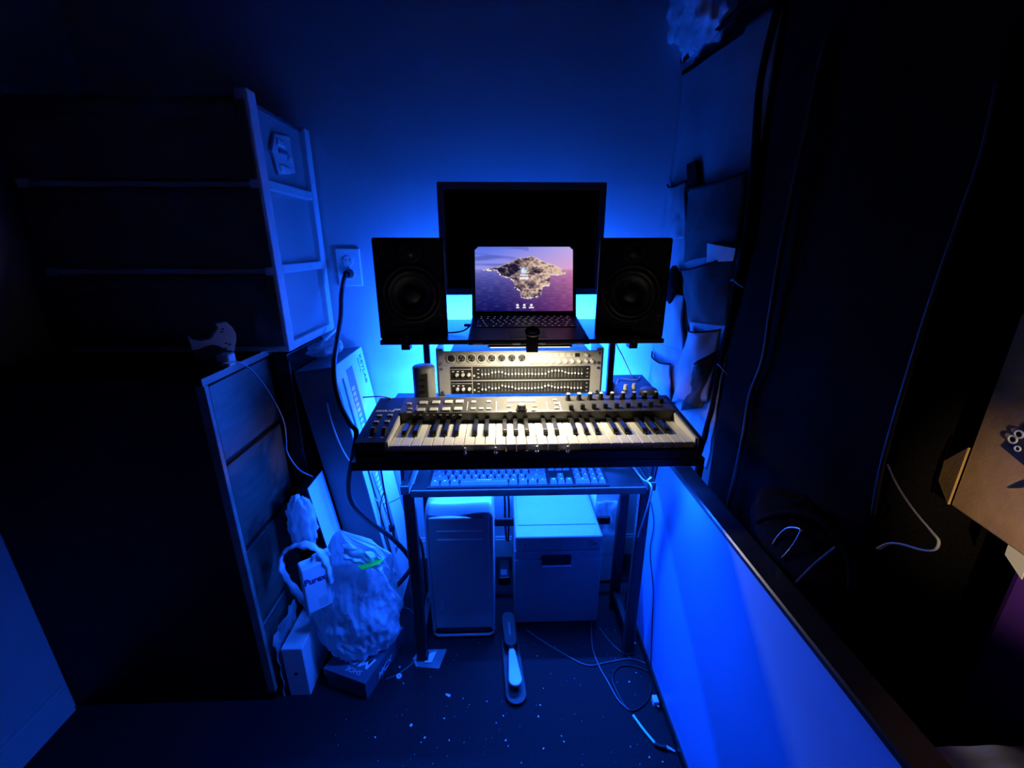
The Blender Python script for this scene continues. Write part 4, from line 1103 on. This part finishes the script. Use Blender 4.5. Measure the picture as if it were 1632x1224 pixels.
# organizer hanging between wardrobe edge and wall
og = thing('pocket_organizer', 'hanging fabric organizer with pockets between the wardrobe and back wall', 'organizer', (.59, 1.3, .6))
O0, O1 = Vector((.617, 1.105, 0)), Vector((.560, 1.495, 0))
od = (O1 - O0).normalized(); on_ = Vector((-od.y, od.x, 0))
if on_.x > 0: on_ = -on_
def osurf(px, py, off=0): return onP(px, py, O0 + on_ * off, on_)
def oback(u, v):
    p = O0.lerp(O1, u); p.z = .62 + 1.13 * v
    cr = (noise.ridged_multi_fractal(Vector((u * 3, v * 5, 1)), 1., 2.1, 4, 1., 2.) - 1) * .012 * max(0, 1 - v * 1.6) + .006 * noise.noise(Vector((u * 3, v * 4, 8)))
    return p + on_ * cr
B().grid(oback, 40, 90, thick=.003).out('back_panel', 'fabric_back', og)
ed = [osurf(x, y, .004) for x, y in ((1084, 100), (1120, 68), (1180, 14), (1215, -18))]
B().tube(ed, .007, 8).out('top_hem', 'fabric_dark', og)
def pocket(tl_, tr_, br_, bl_, m_, depth, seed, nm='pocket'):
    P4 = [osurf(*q, .012) for q in (tl_, tr_, br_, bl_)]
    def f(u, v):
        p = P4[3].lerp(P4[2], u).lerp(P4[0].lerp(P4[1], u), v)
        bul = depth * math.sin(math.pi * u) * (.35 + .65 * v)
        cr = .006 * noise.noise(Vector((u * 3 + seed, v * 3, 1))) + .010 * abs(noise.noise(Vector((u * 2.2 - v, v * 2.2 + seed, 4))))
        return p + on_ * (bul + cr) + Vector((0, 0, -.012 * math.sin(math.pi * u) * v))
    B().grid(f, 20, 20, thick=.0025).out(nm, m_, og)
    B().tube([f(i / 8, 1) + on_ * .001 for i in range(9)], .0022, 7, 3).out('pocket_hem', 'fabric_dark', og)
pocket((1096, 300), (1192, 274), (1176, 400), (1090, 418), 'fabric_pocket', .03, 1)
pocket((1086, 430), (1172, 408), (1160, 520), (1098, 512), 'fabric_pocket', .035, 5)
pocket((1064, 294), (1095, 288), (1092, 380), (1057, 382), 'fabric_back', .015, 9)
pocket((1056, 440), (1090, 470), (1090, 560), (1040, 545), 'fabric_back', .015, 13)
pocket((1098, 520), (1150, 525), (1128, 640), (1070, 640), 'fabric_back', .03, 17)
pocket((1040, 560), (1070, 580), (1070, 660), (1036, 640), 'fabric_back', .02, 21)
pocket((1112, 580), (1144, 560), (1120, 650), (1085, 655), 'fabric_pocket', .03, 25)
cq = [osurf(x, y, .034) for x, y in ((1127, 388), (1172, 396), (1168, 416), (1126, 418))]
B().slab(cq[::-1], .001).out('paper_card', 'paper', None, 'cream paper card sticking out of the lower organizer pocket', 'card')
wq_ = [osurf(x, y, .02) for x, y in ((1094, 262), (1108, 256), (1112, 300), (1096, 306))]
B().slab(wq_[::-1], .012).out('wallet', 'fabric_dark', None, 'dark flat pouch standing in the upper organizer pocket', 'pouch')
shp = osurf(1073, 445, .02)
B().grid(crumple((shp.x, shp.y, shp.z - .02), .02, .035, .06, .15, 19), 24, 18, True).out('dark_pouch', 'fabric_dark', None, 'dark rounded pouch behind the right speaker in the organizer', 'pouch')
tbp = osurf(1118, 40, .0)
B().grid(crumple((tbp.x + .0, tbp.y, tbp.z + .06), .075, .15, .12, .35, 23), 60, 40, True).out('storage_bag', 'bag_plastic', None, 'crumpled plastic bag sitting on top of the pocket organizer', 'plastic bag')
sh_ = thing('organizer_shelf', 'dark narrow shelf board above the pocket organizer', 'shelf', (.72, 1.3, 1.72))
B().slab([O0 + on_ * .004 + Vector((0, 0, 1.748)), O0 - on_ * .24 + Vector((0, .0, 1.748)), O1 - on_ * .24 + Vector((0, -.04, 1.748)), O1 + on_ * .004 + Vector((0, 0, 1.748))], .012).out('board', 'fabric_dark', sh_)

# ---- low bench, backpack, carton and bin beyond the board
be = thing('storage_bench', 'dark low bench behind the low side board', 'bench', (.56, .2, 0))
B().box(.506, .592, -.6, 1.05, .04, .60, .004).out('seat_box', 'fabric_dark', be)
for y in (-.55, .2, 1.0): B().box(.51, .602, y - .02, y + .02, 0, .04).out('foot', 'rubber', be)
bp = thing('backpack', 'dark slumped backpack with a metal buckle leaning on the wardrobe', 'backpack', (.56, .66, .60))
B().grid(crumple((.552, .655, .712), .040, .125, .10, .12, 31, pw=.8), 44, 30, True).out('bag', 'fabric_dark', bp)
B().tube([onX(x, y, .515) for x, y in ((1206, 830), (1240, 818), (1290, 820), (1330, 850), (1355, 890), (1358, 940))], .006, 8).out('strap', 'fabric_dark', bp)
B().tube([onX(x, y, .510) for x, y in ((1232, 868), (1240, 855), (1255, 842), (1275, 843), (1274, 852), (1262, 872), (1246, 890))], .0022, 7).out('buckle', 'steel', bp, 'chrome buckle')
B().tube([onX(x, y, .513) for x, y in ((1270, 930), (1300, 900), (1335, 872))], .004, 7).out('zip', 'rubber', bp)
B().tube([onX(x, y, .600) for x, y in ((1415, 740), (1424, 762), (1440, 790), (1462, 820), (1484, 846), (1496, 862), (1490, 876), (1468, 876), (1440, 868), (1418, 866), (1400, 874))], lambda t: .0018 + .0035 * max(0, t - .35), 8, 6, .5).out('white_strap', 'cable_white', None, 'thin white strap hanging in a hook shape right of the backpack', 'strap')
bn = thing('purple_bin', 'purple plastic bin under the cardboard box', 'bin', (.86, .36, 0))
B().prism([(.745, .20), (1.02, .20), (1.02, .50), (.765, .50)], .0, .845, None, .01).out('bin', 'purple_plastic', bn)
B().box(.735, 1.03, .19, .51, .845, .868, .006).out('rim', 'purple_plastic', bn)
B().slab([(.7345, .495, .86), (.7345, .468, .85), (.738, .468, .80), (.738, .495, .82)], .002).out('label', 'white_plastic', bn)
cbx = thing('cardboard_box', 'brown cardboard box with black tape and marks at the right edge', 'box', (.85, .38, .868))
CM = T(.688, .545, .868) @ RZ(-10)
B().box(0, .30, -.36, 0, .003, .30, .003, 1, CM).out('carton', 'cardboard', cbx)
B().slab([CM @ Vector(p) for p in ((.0, .0, .004), (.006, .034, .025), (.006, .036, .060), (.0, .0, .10))], .003).out('flap', 'cardboard', cbx)
lp = [onP(x, y, CM @ Vector((-.0012, 0, 0)), (CM.to_3x3() @ Vector((1, 0, 0)))) for x, y in ((1596, 712), (1632, 674), (1660, 690), (1660, 760), (1632, 742))]
B().slab(lp, -.0008).out('black_tape', 'black_print', cbx)
for x, y, r_ in ((1614, 700, .006), (1624, 692, .006), (1622, 715, .004)):
    p = onP(x, y, CM @ Vector((-.003, 0, 0)), (CM.to_3x3() @ Vector((1, 0, 0))))
    B().lathe([(r_, 0), (r_, .001), (r_ * .6, .001), (r_ * .6, 0)], 14, frame(p, (0, 1, 0), (0, 0, 1)) @ RX(180)).out('printed_ring', 'shoe_print', cbx)
sp_ = [onP(x, y, CM @ Vector((-.0012, 0, 0)), (CM.to_3x3() @ Vector((1, 0, 0)))) for x, y in ((1606, 778), (1625, 769), (1645, 762), (1645, 774), (1625, 778))]
B().slab(sp_, -.0008).out('printed_mark', 'black_print', cbx)
wc = thing('white_cloth', 'folded white cloth at the lower right corner', 'cloth', (.75, .3, .3))
wc_p = [onZ(x, y, .62) for x, y in ((1530, 1224), (1575, 1172), (1632, 1190))]
B().grid(lambda u, v: Vector((.51 + .21 * u, .02 + .36 * v, .605 + .085 * math.sin(math.pi * u) * math.sin(math.pi * min(1, v * 1.1)) + .012 * nz((u * 4, v * 4, 6)))), 22, 22, thick=.004).out('cloth', 'carton_white', wc)

# ---- unseen warm spotlight on a stand, added to brighten the cardboard box
nl = thing('added_spot_lamp', 'unseen floor spotlight added to warm the cardboard box', 'lamp', (.37, -.07, 0))
B().lathe([(0, 0), (.065, 0), (.065, .012), (.010, .02), (.008, .965), (0, .965)], 24, T(.37, -.07, 0)).out('stand', 'black_plastic', nl)
SL = Vector((.39, -.045, .99)); ST = Vector((.70, .36, .91))
q = Vector((0, 0, 1)).rotation_difference((ST - SL).normalized()).to_matrix().to_4x4()
B().lathe([(0, -.05), (.018, -.05), (.022, -.02), (.026, .02), (.024, .02), (.019, -.02), (0, -.03)], 24, T(*SL) @ q).out('hood', 'black_plastic', nl)
B().lathe([(0, -.027), (.012, -.022), (.014, -.012), (0, -.006)], 16, T(*SL) @ q).out('bulb', 'lamp_glow', nl)
pl2 = bpy.data.lights.new('added_spot_light', 'SPOT'); pl2.energy = P_SPOT; pl2.color = (1, .74, .42); pl2.shadow_soft_size = .008; pl2.spot_size = rad(38); pl2.spot_blend = .9
po = bpy.data.objects.new('added_spot_light', pl2); po.location = SL + (ST - SL).normalized() * .022; col.objects.link(po)
po.rotation_euler = (ST - SL).to_track_quat('-Z', 'Y').to_euler()
